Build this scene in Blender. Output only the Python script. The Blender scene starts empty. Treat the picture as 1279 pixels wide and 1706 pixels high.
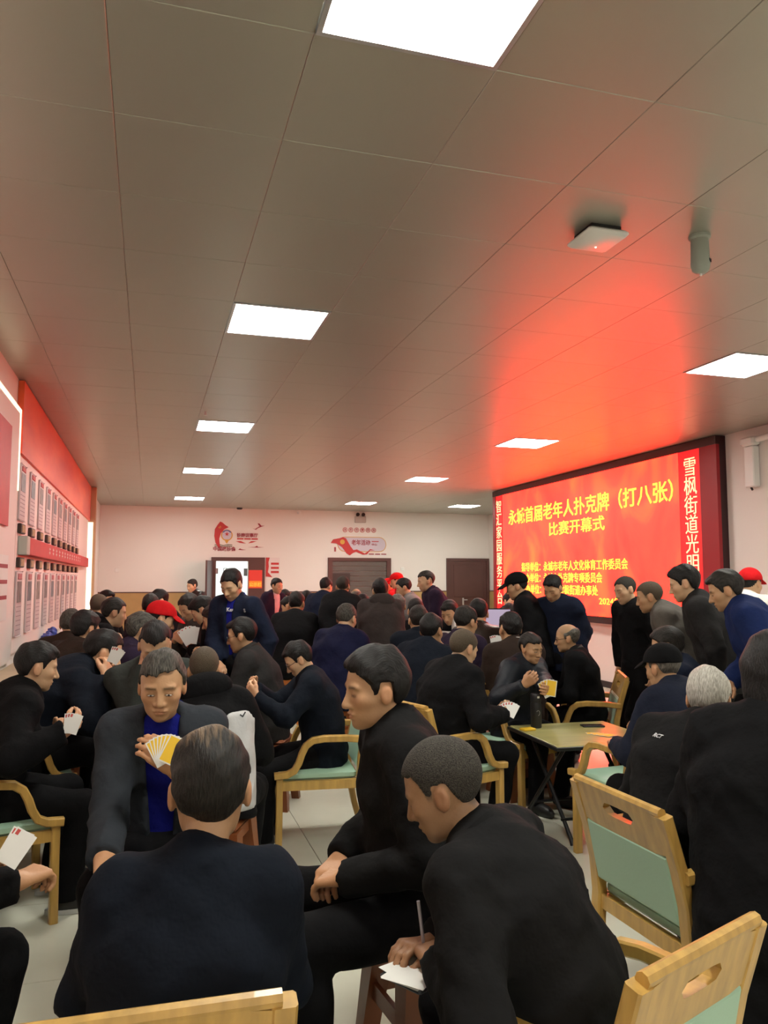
import bpy, math, random, time
import numpy as np
from mathutils import Matrix, Vector
T0 = time.time()
S = bpy.context.scene
COL = S.collection
random.seed(7)
RNG = np.random.default_rng(7)

# ------------------------------------------------------------------ camera
FPX = 1307.0; CXP, CYP = 639.5, 853.0; HCAM = 1.56
TH = math.atan(113 / FPX); PS = math.atan(391 * math.cos(TH) / FPX)
FW = np.array([math.sin(PS) * math.cos(TH), math.cos(PS) * math.cos(TH), math.sin(TH)])
RT = np.array([math.cos(PS), -math.sin(PS), 0.0]); UP = np.cross(RT, FW)
CAM = np.array([0, 0, HCAM])
cam_data = bpy.data.cameras.new('camera')
cam = bpy.data.objects.new('camera', cam_data); COL.objects.link(cam)
cam_data.sensor_fit = 'VERTICAL'; cam_data.sensor_height = 24.0
cam_data.lens = FPX * 24.0 / 1706.0; cam_data.clip_start = 0.05
cam.location = CAM
cam.rotation_euler = (math.pi / 2 + TH, 0, -PS)
S.camera = cam
def ray(x, y): return FW + RT * (x - CXP) / FPX - UP * (y - CYP) / FPX
def atz(x, y, z): d = ray(x, y); return CAM + d * ((z - HCAM) / d[2])
def atX(x, y, X): d = ray(x, y); return CAM + d * (X / d[0])
def atY(x, y, Y): d = ray(x, y); return CAM + d * (Y / d[1])
def atd(x, y, t): return CAM + ray(x, y) * t

# ------------------------------------------------------------------ world, exposure
w = bpy.data.worlds.new('world'); S.world = w; w.use_nodes = True
w.node_tree.nodes['Background'].inputs[0].default_value = (0.9, 0.95, 1, 1)
w.node_tree.nodes['Background'].inputs[1].default_value = 0.05
S.view_settings.view_transform = 'Standard'; S.view_settings.look = 'None'
S.view_settings.gamma = 1.0; S.view_settings.use_curve_mapping = False
S.view_settings.exposure = 0.2
PANEL_POWER = 44.0      # ceiling panels
LED_RED = 9.0          # video wall
S.cycles.max_bounces = 4; S.cycles.diffuse_bounces = 3; S.cycles.glossy_bounces = 2
S.cycles.adaptive_threshold = 0.025
S.cycles.sample_clamp_indirect = 6.0

# ------------------------------------------------------------------ helpers
MATS = {}
def mat(name, color, rough=0.6, metal=0.0, bump=0.0, bscale=40.0, var=0.0, vscale=6.0, emit=None, estr=1.0, spec=0.5, sheen=0.0, stretch=None, color2=None, coat=0.0):
    if name in MATS: return MATS[name]
    m = bpy.data.materials.new(name); m.use_nodes = True
    nt = m.node_tree; N = nt.nodes; L = nt.links; b = N['Principled BSDF']
    b.inputs['Base Color'].default_value = (*color, 1); b.inputs['Roughness'].default_value = rough
    b.inputs['Metallic'].default_value = metal; b.inputs['Specular IOR Level'].default_value = spec
    b.inputs['Sheen Weight'].default_value = sheen; b.inputs['Coat Weight'].default_value = coat
    if emit:
        b.inputs['Emission Color'].default_value = (*emit, 1); b.inputs['Emission Strength'].default_value = estr
    tc = N.new('ShaderNodeTexCoord'); src = tc.outputs['Object']
    if stretch:
        mp = N.new('ShaderNodeMapping'); mp.inputs['Scale'].default_value = stretch
        L.new(src, mp.inputs[0]); src = mp.outputs[0]
    if var or color2:
        n = N.new('ShaderNodeTexNoise'); n.inputs['Scale'].default_value = vscale; n.inputs['Detail'].default_value = 4
        L.new(src, n.inputs['Vector'])
        r = N.new('ShaderNodeValToRGB'); r.color_ramp.elements[0].position = .3; r.color_ramp.elements[1].position = .7
        c2 = color2 or tuple(min(1, c * (1 + var)) for c in color)
        c1 = color if color2 else tuple(c * (1 - var) for c in color)
        r.color_ramp.elements[0].color = (*c1, 1); r.color_ramp.elements[1].color = (*c2, 1)
        L.new(n.outputs['Fac'], r.inputs[0]); L.new(r.outputs[0], b.inputs['Base Color'])
    if bump:
        n = N.new('ShaderNodeTexNoise'); n.inputs['Scale'].default_value = bscale; n.inputs['Detail'].default_value = 3
        L.new(src, n.inputs['Vector'])
        bn = N.new('ShaderNodeBump'); bn.inputs['Strength'].default_value = bump; bn.inputs['Distance'].default_value = 0.02
        L.new(n.outputs['Fac'], bn.inputs['Height']); L.new(bn.outputs[0], b.inputs['Normal'])
    MATS[name] = m
    return m

def mesh_np(name, V, Q=None, T=None, smooth=False):
    """mesh from arrays: V (n,3), Q quads (k,4), T triangles (k,3)"""
    me = bpy.data.meshes.new(name); V = np.asarray(V, np.float32)
    me.vertices.add(len(V)); me.vertices.foreach_set('co', V.ravel())
    parts = []; sizes = []
    if Q is not None and len(Q): Q = np.asarray(Q, np.int32); parts.append(Q.ravel()); sizes += [4] * len(Q)
    if T is not None and len(T): T = np.asarray(T, np.int32); parts.append(T.ravel()); sizes += [3] * len(T)
    loops = np.concatenate(parts).astype(np.int32); sizes = np.array(sizes, np.int32)
    me.loops.add(len(loops)); me.loops.foreach_set('vertex_index', loops)
    me.polygons.add(len(sizes))
    starts = np.concatenate(([0], np.cumsum(sizes)[:-1])).astype(np.int32)
    me.polygons.foreach_set('loop_start', starts); me.polygons.foreach_set('loop_total', sizes)
    me.update(calc_edges=True); me.validate()
    if smooth: me.polygons.foreach_set('use_smooth', np.ones(len(me.polygons), bool))
    return me

def link(name, me, m=None, parent=None, loc=None, rot=None):
    o = bpy.data.objects.new(name, me); COL.objects.link(o)
    if m is not None and me is not None and not me.materials: me.materials.append(m)
    if parent is not None: o.parent = parent
    if loc is not None: o.location = Vector([float(c) for c in loc])
    if rot is not None: o.rotation_euler = rot
    return o
def tag(o, label=None, cat=None, group=None, kind=None):
    if label: o['label'] = label
    if cat: o['category'] = cat
    if group: o['group'] = group
    if kind: o['kind'] = kind
    return o
def empty(name, loc=(0, 0, 0), rz=0.0):
    o = bpy.data.objects.new(name, None); COL.objects.link(o); o.empty_display_size = .1
    o.location = Vector([float(c) for c in loc]); o.rotation_euler = (0, 0, rz); return o
def copy_tree(o, parent=None):
    c = o.copy(); COL.objects.link(c); c.parent = parent
    for ch in list(o.children): copy_tree(ch, c)
    return c

class MB:
    """collects polygons"""
    def __init__(s): s.v = []; s.f = []
    def poly(s, pts, faces):
        k = len(s.v); s.v += [tuple(map(float, p)) for p in pts]; s.f += [tuple(i + k for i in f) for f in faces]; return s
    def box(s, x0, x1, y0, y1, z0, z1):
        return s.poly([(x0,y0,z0),(x1,y0,z0),(x1,y1,z0),(x0,y1,z0),(x0,y0,z1),(x1,y0,z1),(x1,y1,z1),(x0,y1,z1)],
                      [(3,2,1,0),(4,5,6,7),(0,1,5,4),(1,2,6,5),(2,3,7,6),(3,0,4,7)])
    def cbox(s, x0, x1, y0, y1, z0, z1, c):
        """box with chamfered vertical + horizontal edges (rounded-ish)"""
        L = []
        for z, i in ((z0, c), (z0 + c, 0), (z1 - c, 0), (z1, c)):
            a, b, e, f = x0 + i, x1 - i, y0 + i, y1 - i
            L.append([(a+c,e,z),(b-c,e,z),(b,e+c,z),(b,f-c,z),(b-c,f,z),(a+c,f,z),(a,f-c,z),(a,e+c,z)])
        return s.loft(L)
    def loft(s, rings, closed=True, caps=True):
        n = len(rings[0]); pts = [p for r in rings for p in r]; F = []
        for i in range(len(rings) - 1):
            for j in range(n if closed else n - 1):
                k = (j + 1) % n; F.append((i*n+j, i*n+k, (i+1)*n+k, (i+1)*n+j))
        if caps and closed:
            F.append(tuple(range(n - 1, -1, -1))); F.append(tuple((len(rings)-1)*n + j for j in range(n)))
        return s.poly(pts, F)
    def tube(s, pts, r, seg=8, r2=None):
        """round tube (or rectangular section r=(w,h)) along a polyline"""
        P = [np.array(p, float) for p in pts]; rings = []
        ref = None
        for i, p in enumerate(P):
            t = P[min(i+1, len(P)-1)] - P[max(i-1, 0)]; t /= np.linalg.norm(t)
            if ref is None:
                ref = np.array([0,0,1.]) if abs(t[2]) < .9 else np.array([1.,0,0])
            u = np.cross(t, ref); u /= np.linalg.norm(u); v = np.cross(u, t); ref = v
            if isinstance(r, tuple):
                a, b = r; c = min(a, b) * .3
                rings.append([p + u*x + v*y for x, y in ((-a+c,-b),(a-c,-b),(a,-b+c),(a,b-c),(a-c,b),(-a+c,b),(-a,b-c),(-a,-b+c))])
            else:
                rr = r if r2 is None else r + (r2 - r) * i / max(1, len(P)-1)
                rings.append([p + u*rr*math.cos(2*math.pi*k/seg) + v*rr*math.sin(2*math.pi*k/seg) for k in range(seg)])
        return s.loft(rings)
    def lathe(s, prof, seg=20, c=(0,0,0)):
        return s.loft([[(c[0]+r*math.cos(2*math.pi*k/seg), c[1]+r*math.sin(2*math.pi*k/seg), c[2]+z) for k in range(seg)] for r, z in prof])
    def mesh(s, name, smooth=False):
        me = bpy.data.meshes.new(name); me.from_pydata(s.v, [], s.f); me.update()
        if smooth:
            me.polygons.foreach_set('use_smooth', np.ones(len(me.polygons), bool))
            try: me.set_sharp_from_angle(angle=math.radians(40))
            except Exception: pass
        return me
    def build(s, name, m, parent=None, smooth=False, loc=None, rot=None):
        return link(name, s.mesh(name, smooth), m, parent, loc, rot)

def text_mesh(name, s, size=1.0, bold=0.0, extrude=0.004, align='CENTER', xs=1.0):
    cu = bpy.data.curves.new(name, 'FONT'); cu.body = s; cu.size = size; cu.offset = bold; cu.extrude = extrude
    cu.align_x = align; cu.align_y = 'CENTER'; cu.resolution_u = 2
    o = bpy.data.objects.new(name, cu); COL.objects.link(o)
    dg = bpy.context.evaluated_depsgraph_get(); dg.update()
    me = bpy.data.meshes.new_from_object(o.evaluated_get(dg)); me.name = name
    bpy.data.objects.remove(o); bpy.data.curves.remove(cu)
    if xs != 1.0:
        for v in me.vertices: v.co.x *= xs
    me.materials.clear()
    return me
# ================================================================== THE ROOM
XL, XR, XA = -1.10, 6.42, 8.45       # left wall, screen wall, alcove wall
YB, YN, YA = 18.8, -2.6, 13.8        # back wall, wall behind the camera, end of the screen wall
ZC = 3.25; TP = 0.615; TX0, TY0 = -0.78, 2.265
M_wall = mat('wall_paint', (.74, .70, .66), .75, bump=.04, bscale=30)
M_tan = mat('wainscot_tan', (.42, .27, .105), .6, var=.05)
M_maroon = mat('door_maroon', (.085, .035, .03), .45, var=.1, vscale=3)
M_tile = mat('floor_tile', (.64, .64, .53), .25, var=.06, vscale=2.5, spec=.5)
M_grout = mat('floor_grout', (.25, .24, .21), .8)
M_ceil = mat('ceiling_metal', (.42, .415, .35), .36, metal=.45, bump=.02, bscale=6)
M_ceil2 = mat('ceiling_gap', (.3, .285, .25), .8)
M_white = mat('white_plastic', (.75, .75, .72), .4)
M_black = mat('black_plastic', (.012, .012, .014), .4)
M_alu = mat('aluminium', (.6, .62, .64), .35, metal=.8)
M_panel = mat('panel_light', (1, 1, 1), .5, emit=(1.0, .985, .90), estr=PANEL_POWER)
M_cove = mat('cove_glow', (1, 1, .9), .5, emit=(1.0, .90, .62), estr=1.1)
M_red = mat('red_print', (.50, .022, .026), .5, var=.08)
M_frame = mat('screen_frame', (.03, .006, .008), .35)

def wall(name, *b):
    m = MB(); m.box(*b); o = m.build(name, M_wall); o['kind'] = 'structure'; return o
# floor: slab and separate tiles
fl = MB(); fl.box(XL-.1, XA+.1, YN, YB+.1, -.1, -.006)
floor = fl.build('floor', M_grout); floor['kind'] = 'structure'
FT = .8
tme = MB(); g = .0015
tme.cbox(g, FT-g, g, FT-g, -.02, 0, .002); tme = tme.mesh('floor_tile')
cells = []
for i in range(-2, 11):
    for j in range(-4, 24):
        x0, y0 = i*FT+.15, j*FT+.25
        if x0 > XA or y0 > YB or x0 < XL-FT or (x0 > XR and y0 < YA-FT): continue
        cells.append((x0, y0))
cells.sort(key=lambda c: math.hypot(c[0], c[1]-1) if c[1] > 0 else 99)
far = MB()
for k, (x0, y0) in enumerate(cells):
    if k < 120 and y0 + FT > .6: link('tile', tme, M_tile, floor, (x0, y0, 0))
    else: far.cbox(x0+g, x0+FT-g, y0+g, y0+FT-g, -.02, 0, .002)
o = far.build('far_floor_tiles', M_tile, floor); o['kind'] = 'stuff'

# walls
wall('wall_left', XL-.12, XL, YN, YB+.12, 0, 3.4)
wall('wall_near', XL-.12, XR+.12, YN-.12, YN, 0, 3.4)
wall('wall_screen', XR, XR+.12, YN-.12, YA, 0, 3.4)
wall('wall_return', XR+.12, XA+.12, YA-.12, YA, 0, 3.4)
wall('wall_alcove', XA, XA+.12, YA, YB+.12, 0, 3.4)
# back wall with one open doorway (1.40..2.63)
bw = MB()
bw.box(XL, 1.49, YB, YB+.12, 0, 3.4); bw.box(1.49, 2.24, YB, YB+.12, 2.0, 3.4); bw.box(2.24, XA, YB, YB+.12, 0, 3.4)
wb = bw.build('wall_back', M_wall); wb['kind'] = 'structure'
def strip(name, m, *b):
    q = MB(); q.box(*b); o = q.build(name, m); o['kind'] = 'structure'; return o
def wains(a, b):
    w_ = MB(); w_.box(a, b, YB-.012, YB, .1, 1.26); o = w_.build('wainscot', M_tan, wb)
    w_ = MB(); w_.box(a, b, YB-.02, YB, 1.26, 1.285); w_.build('wainscot_rail', M_maroon, wb)
for a, b in ((XL, 1.38), (2.63, 4.17), (5.77, 7.26)): wains(a, b)
w_ = MB(); w_.box(XA-.012, XA, YA, YB-.012, .1, 1.26); strip_o = w_.build('trim_1', M_tan); strip_o['kind'] = 'structure'
w_ = MB(); w_.box(XA-.02, XA-.0, YA, YB-.02, 1.262, 1.285); w_.build('trim_rail', M_maroon, strip_o)
strip('baseboard_screen', M_black, XR-.015, XR, YN, YA, 0, .09)
strip('baseboard_back', M_black, XL, 1.38, YB-.015, YB, 0, .09)
strip('baseboard_left', M_black, XL, XL+.015, YN, YB, 0, .09)

# ceiling: dark void plate + aluminium panels with visible joints
cs = MB(); cs.box(XL-.1, XA+.1, YN-.1, YB+.1, ZC+.03, ZC+.1)
ceiling = cs.build('ceiling', M_ceil2); ceiling['kind'] = 'structure'
LIGHTS = [(2, -1), (2, 4), (2, 10), (2, 16), (2, 23), (8, -1), (8, 4), (8, 10), (8, 16), (8, 23), (12, 23), (2, -7), (8, -7)]
c = MB(); e = .0008; ch = .002
rings = []
for z, i in ((.02, 0), (ch, 0), (0, ch)):
    rings.append([(e+i, e+i, z), (TP-e-i, e+i, z), (TP-e-i, TP-e-i, z), (e+i, TP-e-i, z)])
c.loft([r[::-1] for r in rings]); cme = c.mesh('ceiling_panel')
far = MB(); lst = []
for i in range(-1, 16):
    for j in range(-8, 28):
        if (i, j) in LIGHTS: continue
        x0, y0 = TX0+i*TP, TY0+j*TP
        if x0 > XR and y0 < YA - TP: continue
        lst.append((x0, y0))
def vis(cxy):
    x, y = cxy[0]+TP/2, cxy[1]+TP/2
    v = np.array([x, y, ZC]) - CAM; zc = v @ FW
    if zc < .5: return 99
    px, py = CXP+FPX*(v@RT)/zc, CYP-FPX*(v@UP)/zc
    return zc if -150 < px < 1430 and -150 < py else 60+zc
lst.sort(key=vis)
for k, (x0, y0) in enumerate(lst):
    if k < 290:
        link('ceiling_panel', cme, M_ceil, ceiling, (x0, y0, ZC))
    else:
        far.loft([[(x0+p[0], y0+p[1], ZC+p[2]) for p in r[::-1]] for r in rings])
o = far.build('far_panels', M_ceil, ceiling); o['kind'] = 'stuff'
names = {(2,-1): 'largest square ceiling light panel, cut off by the top of the photo', (2,4): 'square ceiling light panel, second from the camera in the left row',
 (2,10): 'square ceiling light panel, third from the camera in the left row', (2,16): 'thin-looking ceiling light panel, fourth in the left row', (2,23): 'farthest ceiling light panel of the left row, above the back wall',
 (8,-1): 'ceiling light panel beside the camera, out of the photo on the right', (8,4): 'ceiling light panel cut off by the right edge of the photo', (8,10): 'ceiling light panel just in front of the red video wall',
 (8,16): 'ceiling light panel in the right row above the standing crowd', (8,23): 'farthest panel of the right row, above the double door', (12,23): 'ceiling light panel in the alcove above the single closed door',
 (2,-7): 'ceiling light panel behind the camera on the left', (8,-7): 'ceiling light panel behind the camera on the right'}
for (i, j) in LIGHTS:
    x0, y0 = TX0+i*TP, TY0+j*TP
    r = empty('ceiling_light', (x0+TP/2, y0+TP/2, ZC)); tag(r, names[(i, j)], 'ceiling light', 'square ceiling light panels')
    h = TP/2-.003; q = MB()
    for a in ((-h, h, -h, -h+.018), (-h, h, h-.018, h), (-h, -h+.018, -h+.018, h-.018), (h-.018, h, -h+.018, h-.018)): q.box(*a, -.006, .02)
    q.build('frame', M_alu, r)
    q = MB(); k = h-.0185; q.box(-k, k, -k, k, .0, .012); q.build('diffuser', M_panel, r)

# ------------------------------------------------------------------ video wall
def led_mat():
    m = bpy.data.materials.new('led_picture'); m.use_nodes = True; nt = m.node_tree; N = nt.nodes; L = nt.links
    b = N['Principled BSDF']; b.inputs['Base Color'].default_value = (.05, .005, .005, 1); b.inputs['Roughness'].default_value = .5
    tc = N.new('ShaderNodeTexCoord'); mp = N.new('ShaderNodeMapping'); mp.inputs['Scale'].default_value = (1, .5, .32); mp.inputs['Rotation'].default_value = (.5, 0, 0)
    L.new(tc.outputs['Object'], mp.inputs[0])
    n = N.new('ShaderNodeTexNoise'); n.inputs['Scale'].default_value = 2.2; n.inputs['Detail'].default_value = 5; n.inputs['Distortion'].default_value = 1.2
    L.new(mp.outputs[0], n.inputs['Vector'])
    r = N.new('ShaderNodeValToRGB'); cr = r.color_ramp
    cr.elements[0].position = .32; cr.elements[0].color = (.78, .0075, .0048, 1)
    cr.elements[1].position = .72; cr.elements[1].color = (1, .028, .0065, 1)
    x = cr.elements.new(.5); x.color = (.95, .0115, .0062, 1)
    L.new(n.outputs['Fac'], r.inputs[0]); L.new(r.outputs[0], b.inputs['Emission Color']); b.inputs['Emission Strength'].default_value = LED_RED
    return m
M_led = led_mat()
M_ledy = mat('led_yellow', (.3, .25, .02), .5, emit=(1.0, .80, .06), estr=1.6)
for m_ in (M_ledy,): m_.cycles.emission_sampling = 'NONE'
M_ledw = mat('led_cream', (.3, .28, .2), .5, emit=(1.0, .70, .34), estr=1.3)
M_strip = mat('led_strip_red', (.2, .01, .01), .5, emit=(.9, .012, .014), estr=1.0)
M_dred = mat('red_lacquer', (.30, .010, .018), .35)
for m_ in (M_ledw, M_strip, M_cove): m_.cycles.emission_sampling = 'NONE'
XS = 6.30
vw = empty('video_wall', (XS, 10.8, 1.0)); tag(vw, 'large glowing red video wall with yellow Chinese writing on the right wall', 'video wall')
def VB(name, m, *b):
    q = MB(); x0, x1, y0, y1, z0, z1 = b; q.box(x0-XS, x1-XS, y0-10.8, y1-10.8, z0-1, z1-1); return q.build(name, m, vw)
VB('screen', M_led, XS, XS+.03, 8.27, 13.38, 1.03, 3.14)
VB('back_case', M_frame, XS+.03, XR, 7.56, 13.78, .93, 3.24)
VB('top_frame', M_frame, XS-.02, XS+.03, 7.56, 13.78, 3.141, 3.24)
VB('bottom_frame', M_frame, XS-.02, XS+.03, 7.56, 13.78, .93, 1.029)
VB('text_column', M_strip, XS-.005, XS+.03, 7.86, 8.26, 1.03, 3.14)
VB('text_column', M_strip, XS-.005, XS+.03, 13.39, 13.66, 1.03, 3.14)
VB('side_panel', M_dred, XS-.015, XS+.03, 7.56, 7.855, 1.03, 3.14)
VB('side_panel', M_dred, XS-.015, XS+.03, 13.665, 13.78, 1.03, 3.14)
RTX = (math.pi/2, 0, -math.pi/2)
def led_text(s, y0, y1, z, m, size, bold=.0, x=None, name='writing'):
    """text running from y0 (its left end) to y1 on the screen"""
    me = text_mesh(name, s, size, bold*size, .002)
    xs = [v.co.x for v in me.vertices]; wdt = max(xs)-min(xs); c0 = (max(xs)+min(xs))/2; k = abs(y0-y1)/wdt
    for v in me.vertices: v.co.x = (v.co.x-c0)*k
    link(name, me, m, vw, ((XS-.004 if x is None else x)-XS, (y0+y1)/2-10.8, z-1), RTX)
led_text('永城首届老年人扑克牌（打八张）', 13.12, 8.38, 2.67, M_ledy, .29, .01)
led_text('比赛开幕式', 11.6, 9.95, 2.37, M_ledy, .235, .006)
led_text('指导单位：永城市老年人文化体育工作委员会', 12.62, 9.40, 1.77, M_ledy, .165, .006)
led_text('主办单位：永城市扑克牌专项委员会', 12.62, 10.05, 1.58, M_ledy, .165, .006)
led_text('承办单位：永城市雪枫街道办事处', 12.62, 10.17, 1.39, M_ledy, .165, .006)
led_text('2024年11月', 10.14, 9.22, 1.245, M_ledy, .13, .0)
for k, ch_ in enumerate('雪枫街道光明社区'):
    me = text_mesh('character', ch_, .25, .0, .002)
    link('character', me, M_ledw, vw, (-.009, 8.04-10.8, 2.92-.236*k-1), RTX)
for k, ch_ in enumerate('智汇家园服务平台'):
    me = text_mesh('character', ch_, .25, .0, .002)
    link('character', me, M_ledw, vw, (-.009, 13.525-10.8, 2.92-.245*k-1), RTX)

# pipe duct on the screen wall, right of the video wall
pd = empty('pipe_duct', (XR-.002, 7.1, 2.58)); tag(pd, 'white boxed pipe dropping down the wall right of the red screen', 'pipe')
q = MB(); q.cbox(-.09, 0, -.07, .07, 0, .46, .01); q.build('duct', M_white, pd, True)
q = MB(); q.cbox(-.12, 0, -.1, .1, .46, .56, .02); q.build('elbow', M_white, pd, True)
q = MB(); q.tube([(-.05, -.1, .52), (-.05, -.6, .55), (-.05, -1.6, .55)], .035, 10); q.build('pipe', M_white, pd, True)
q = MB(); q.tube([(-.05, .02, 0), (-.05, .0, -.03)], .012, 8); q.build('drain', M_black, pd, True)

# ------------------------------------------------------------------ ceiling fittings
ap = empty('wireless_access_point', (2.05, 3.24, ZC)); tag(ap, 'small white square wireless box hung under the ceiling, throwing a shadow', 'wireless box')
q = MB(); q.cbox(-.11, .11, -.11, .11, -.055, -.025, .012); q.build('housing', M_white, ap, True)
q = MB(); q.box(-.08, .08, -.08, .08, -.025, 0); q.build('bracket', M_black, ap)
q = MB(); q.lathe([(.004, -.0575), (.004, -.054)], 8, (.02, .05, 0)); q.build('lamp', mat('led_dot', (1,1,1), emit=(.7,1,.8), estr=3), ap)
cm = empty('dome_camera', (2.56, 3.14, ZC)); tag(cm, 'grey-green camera tube hanging from the ceiling near the right edge', 'camera')
q = MB(); q.lathe([(.052, 0), (.052, -.012), (.042, -.02), (.044, -.10), (.046, -.15), (.04, -.175), (.022, -.19), (.0, -.192)], 20)
q.build('housing', mat('camera_grey', (.30, .33, .28), .5), cm, True)
q = MB(); q.lathe([(.012, -.006), (.014, .0), (.0, .006)], 12); q.build('lens', M_black, cm, True, (.03, -.035, -.13), (1.2, 0, .7))
q = MB(); q.lathe([(.006, 0), (.006, -.012)], 8, (0, 0, -.19)); q.build('drip_ring', M_white, cm, True)
def bullet(px, py, label):
    p = atY(px, py, YB-.08)
    r = empty('security_camera', p); tag(r, label, 'camera')
    q = MB(); q.tube([(0, .08, .02), (0, .02, .0), (0, 0, 0)], .012, 6); q.build('arm', M_white, r, True)
    q = MB(); q.lathe([(.0, -.05), (.035, -.05), (.038, .03), (.0, .035)], 12); q.build('housing', M_white, r, True, (0, -.02, -.01), (1.4, 0, .3))
bullet(498, 853, 'small security camera high on the back wall')
sm = MB(); sm.lathe([(.07, 0), (.07, -.02), (.05, -.04), (0, -.042)], 16)
p = atz(399, 846, ZC); o = sm.build('smoke_detector', M_black, None, True, (p[0], min(p[1], YB-.2), ZC)); tag(o, 'dark round smoke detector on the ceiling near the back wall', 'detector')
sm = MB(); sm.lathe([(.012, 0), (.012, -.03), (.02, -.034), (.0, -.04)], 10)
p = atz(342, 686, ZC); o = sm.build('sprinkler_head', M_white, None, True, (p[0], p[1], ZC)); tag(o, 'tiny sprinkler head on the ceiling between the left row of panels', 'sprinkler')

# ------------------------------------------------------------------ back wall: doors, signs
def DB(root, name, m, a, b, y0, y1, z0, z1, c=.0):
    q = MB()
    (q.cbox(a, b, y0, y1, z0, z1, c) if c else q.box(a, b, y0, y1, z0, z1)); return q.build(name, m, root)
M_dark = mat('door_dark', (.035, .022, .02), .5)
M_grey = mat('door_grey', (.10, .085, .075), .5, var=.08)
# door 1 (half open)
d1 = empty('door_1', (0, YB, 0)); d1['kind'] = 'structure'
DB(d1, 'frame_post', M_maroon, 1.38, 1.49, -.05, .1, 0, 2.09); DB(d1, 'frame_post', M_maroon, 2.57, 2.63, -.05, -.002, 0, 2.09)
DB(d1, 'frame_head', M_maroon, 1.49, 2.57, -.05, -.002, 2.0, 2.09)
lf = DB(d1, 'closed_leaf', M_maroon, 2.245, 2.57, -.045, -.005, 0, 2.0)
lf = DB(d1, 'open_leaf', M_maroon, -.02, .02, -.74, 0, 0, 2.0); lf.location = (1.40, -.05, 0); lf.rotation_euler = (0, 0, math.radians(-14))
q = MB(); q.tube([(0, 0, 0), (0, -.05, 0), (.1, -.05, 0)], .01, 6); q.build('handle', M_alu, d1, True, (2.29, -.05, 1.0))
pr_ = empty('notice', (2.41, YB-.052, 1.575)); tag(pr_, 'red and orange notice pasted on the half-open door at the back', 'notice')
DB(pr_, 'sheet', mat('notice_red', (.75, .05, .035), .6), -.16, .16, 0, .004, -.215, .215)
DB(pr_, 'band', mat('notice_orange', (.9, .30, .02), .6), -.15, .15, -.002, 0, -.19, -.04)
for k in range(3):
    me = text_mesh('character', '公示栏'[k], .1, .002, .001); link('character', me, mat('notice_ink', (.95, .75, .1), .6), pr_, (-.1+.1*k, -.003, -.13), (math.pi/2, 0, 0))
# room beyond the open door
bk = MB()
bk.box(.6, .66, YB+.12, YB+3, 0, 2.8); bk.box(3.6, 3.66, YB+.12, YB+3, 0, 2.8); bk.box(.6, 3.66, YB+3, YB+3.06, 0, 2.8); bk.box(.6, 3.66, YB+.12, YB+3.06, 2.8, 2.86); bk.box(.6, 3.66, YB+.12, YB+3.06, -.06, 0)
o = bk.build('wall_backroom', mat('backroom_paint', (.72, .78, .80), .7)); o['kind'] = 'structure'
q = MB(); q.box(1.6, 2.4, YB+1.2, YB+1.8, 2.76, 2.79); o = q.build('backroom_light', M_panel); tag(o, 'ceiling light inside the room behind the open door', 'ceiling light')
yy = YB+2.98
for k, (x, z, w2, h2) in enumerate(((1.62, 1.80, .17, .075), (1.98, 1.83, .05, .05), (2.14, 1.80, .05, .07), (2.62, 1.77, .14, .1))):
    q = MB(); q.box(x-w2, x+w2, yy, yy+.02, z-h2, z+h2); o = q.build('plaque', [M_maroon, M_black, M_black, M_dark][k]); tag(o, ['dark red plaque', 'small black framed picture', 'larger black framed picture', 'grey board'][k] + ' on the wall of the room behind the open door', 'plaque')
    if k < 3:
        q = MB(); q.box(-w2*.7, w2*.7, -.003, 0, -h2*.65, h2*.65); q.build('print', mat('plaque_print%d' % (k > 0), (.4, .12, .12) if k == 0 else (.6, .6, .6), .6), o, False, (x, yy, z))
# door 2 (double, dark)
d2 = empty('door_2', (0, YB, 0)); d2['kind'] = 'structure'
DB(d2, 'frame_post', M_maroon, 4.17, 4.28, -.06, 0, 0, 2.10); DB(d2, 'frame_post', M_maroon, 5.66, 5.77, -.06, 0, 0, 2.10); DB(d2, 'frame_head', M_maroon, 4.28, 5.66, -.06, 0, 2.02, 2.10)
for k in range(16): DB(d2, 'shutter_slat', M_grey, 4.28, 5.66, -.03, -.004, 2.02-.1245*(k+1)+.01, 2.02-.1245*k, .004)
DB(d2, 'dark_leaf', M_dark, 4.28, 4.72, -.055, -.03, 0, 1.72)
# door 3 (single, closed)
d3 = empty('door_3', (0, YB, 0)); d3['kind'] = 'structure'
DB(d3, 'frame_post', M_maroon, 7.26, 7.33, -.05, 0, 0, 2.11); DB(d3, 'frame_post', M_maroon, 8.36, 8.43, -.05, 0, 0, 2.11); DB(d3, 'frame_head', M_maroon, 7.33, 8.36, -.05, 0, 2.04, 2.11)
lf = DB(d3, 'leaf', M_maroon, 7.335, 8.355, -.035, 0, 0, 2.035)
for a, b in ((1.12, 1.95), (.15, .95)): DB(d3, 'leaf_panel', M_maroon, 7.45, 8.24, -.045, -.035, a, b, .004)
hd = DB(d3, 'handle_plate', M_alu, 7.68, 7.72, -.05, -.035, .92, 1.10)
q = MB(); q.tube([(7.70, -.05, 1.05), (7.70, -.09, 1.05), (7.80, -.09, 1.05)], .01, 6); q.build('lever', M_alu, d3, True)
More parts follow.
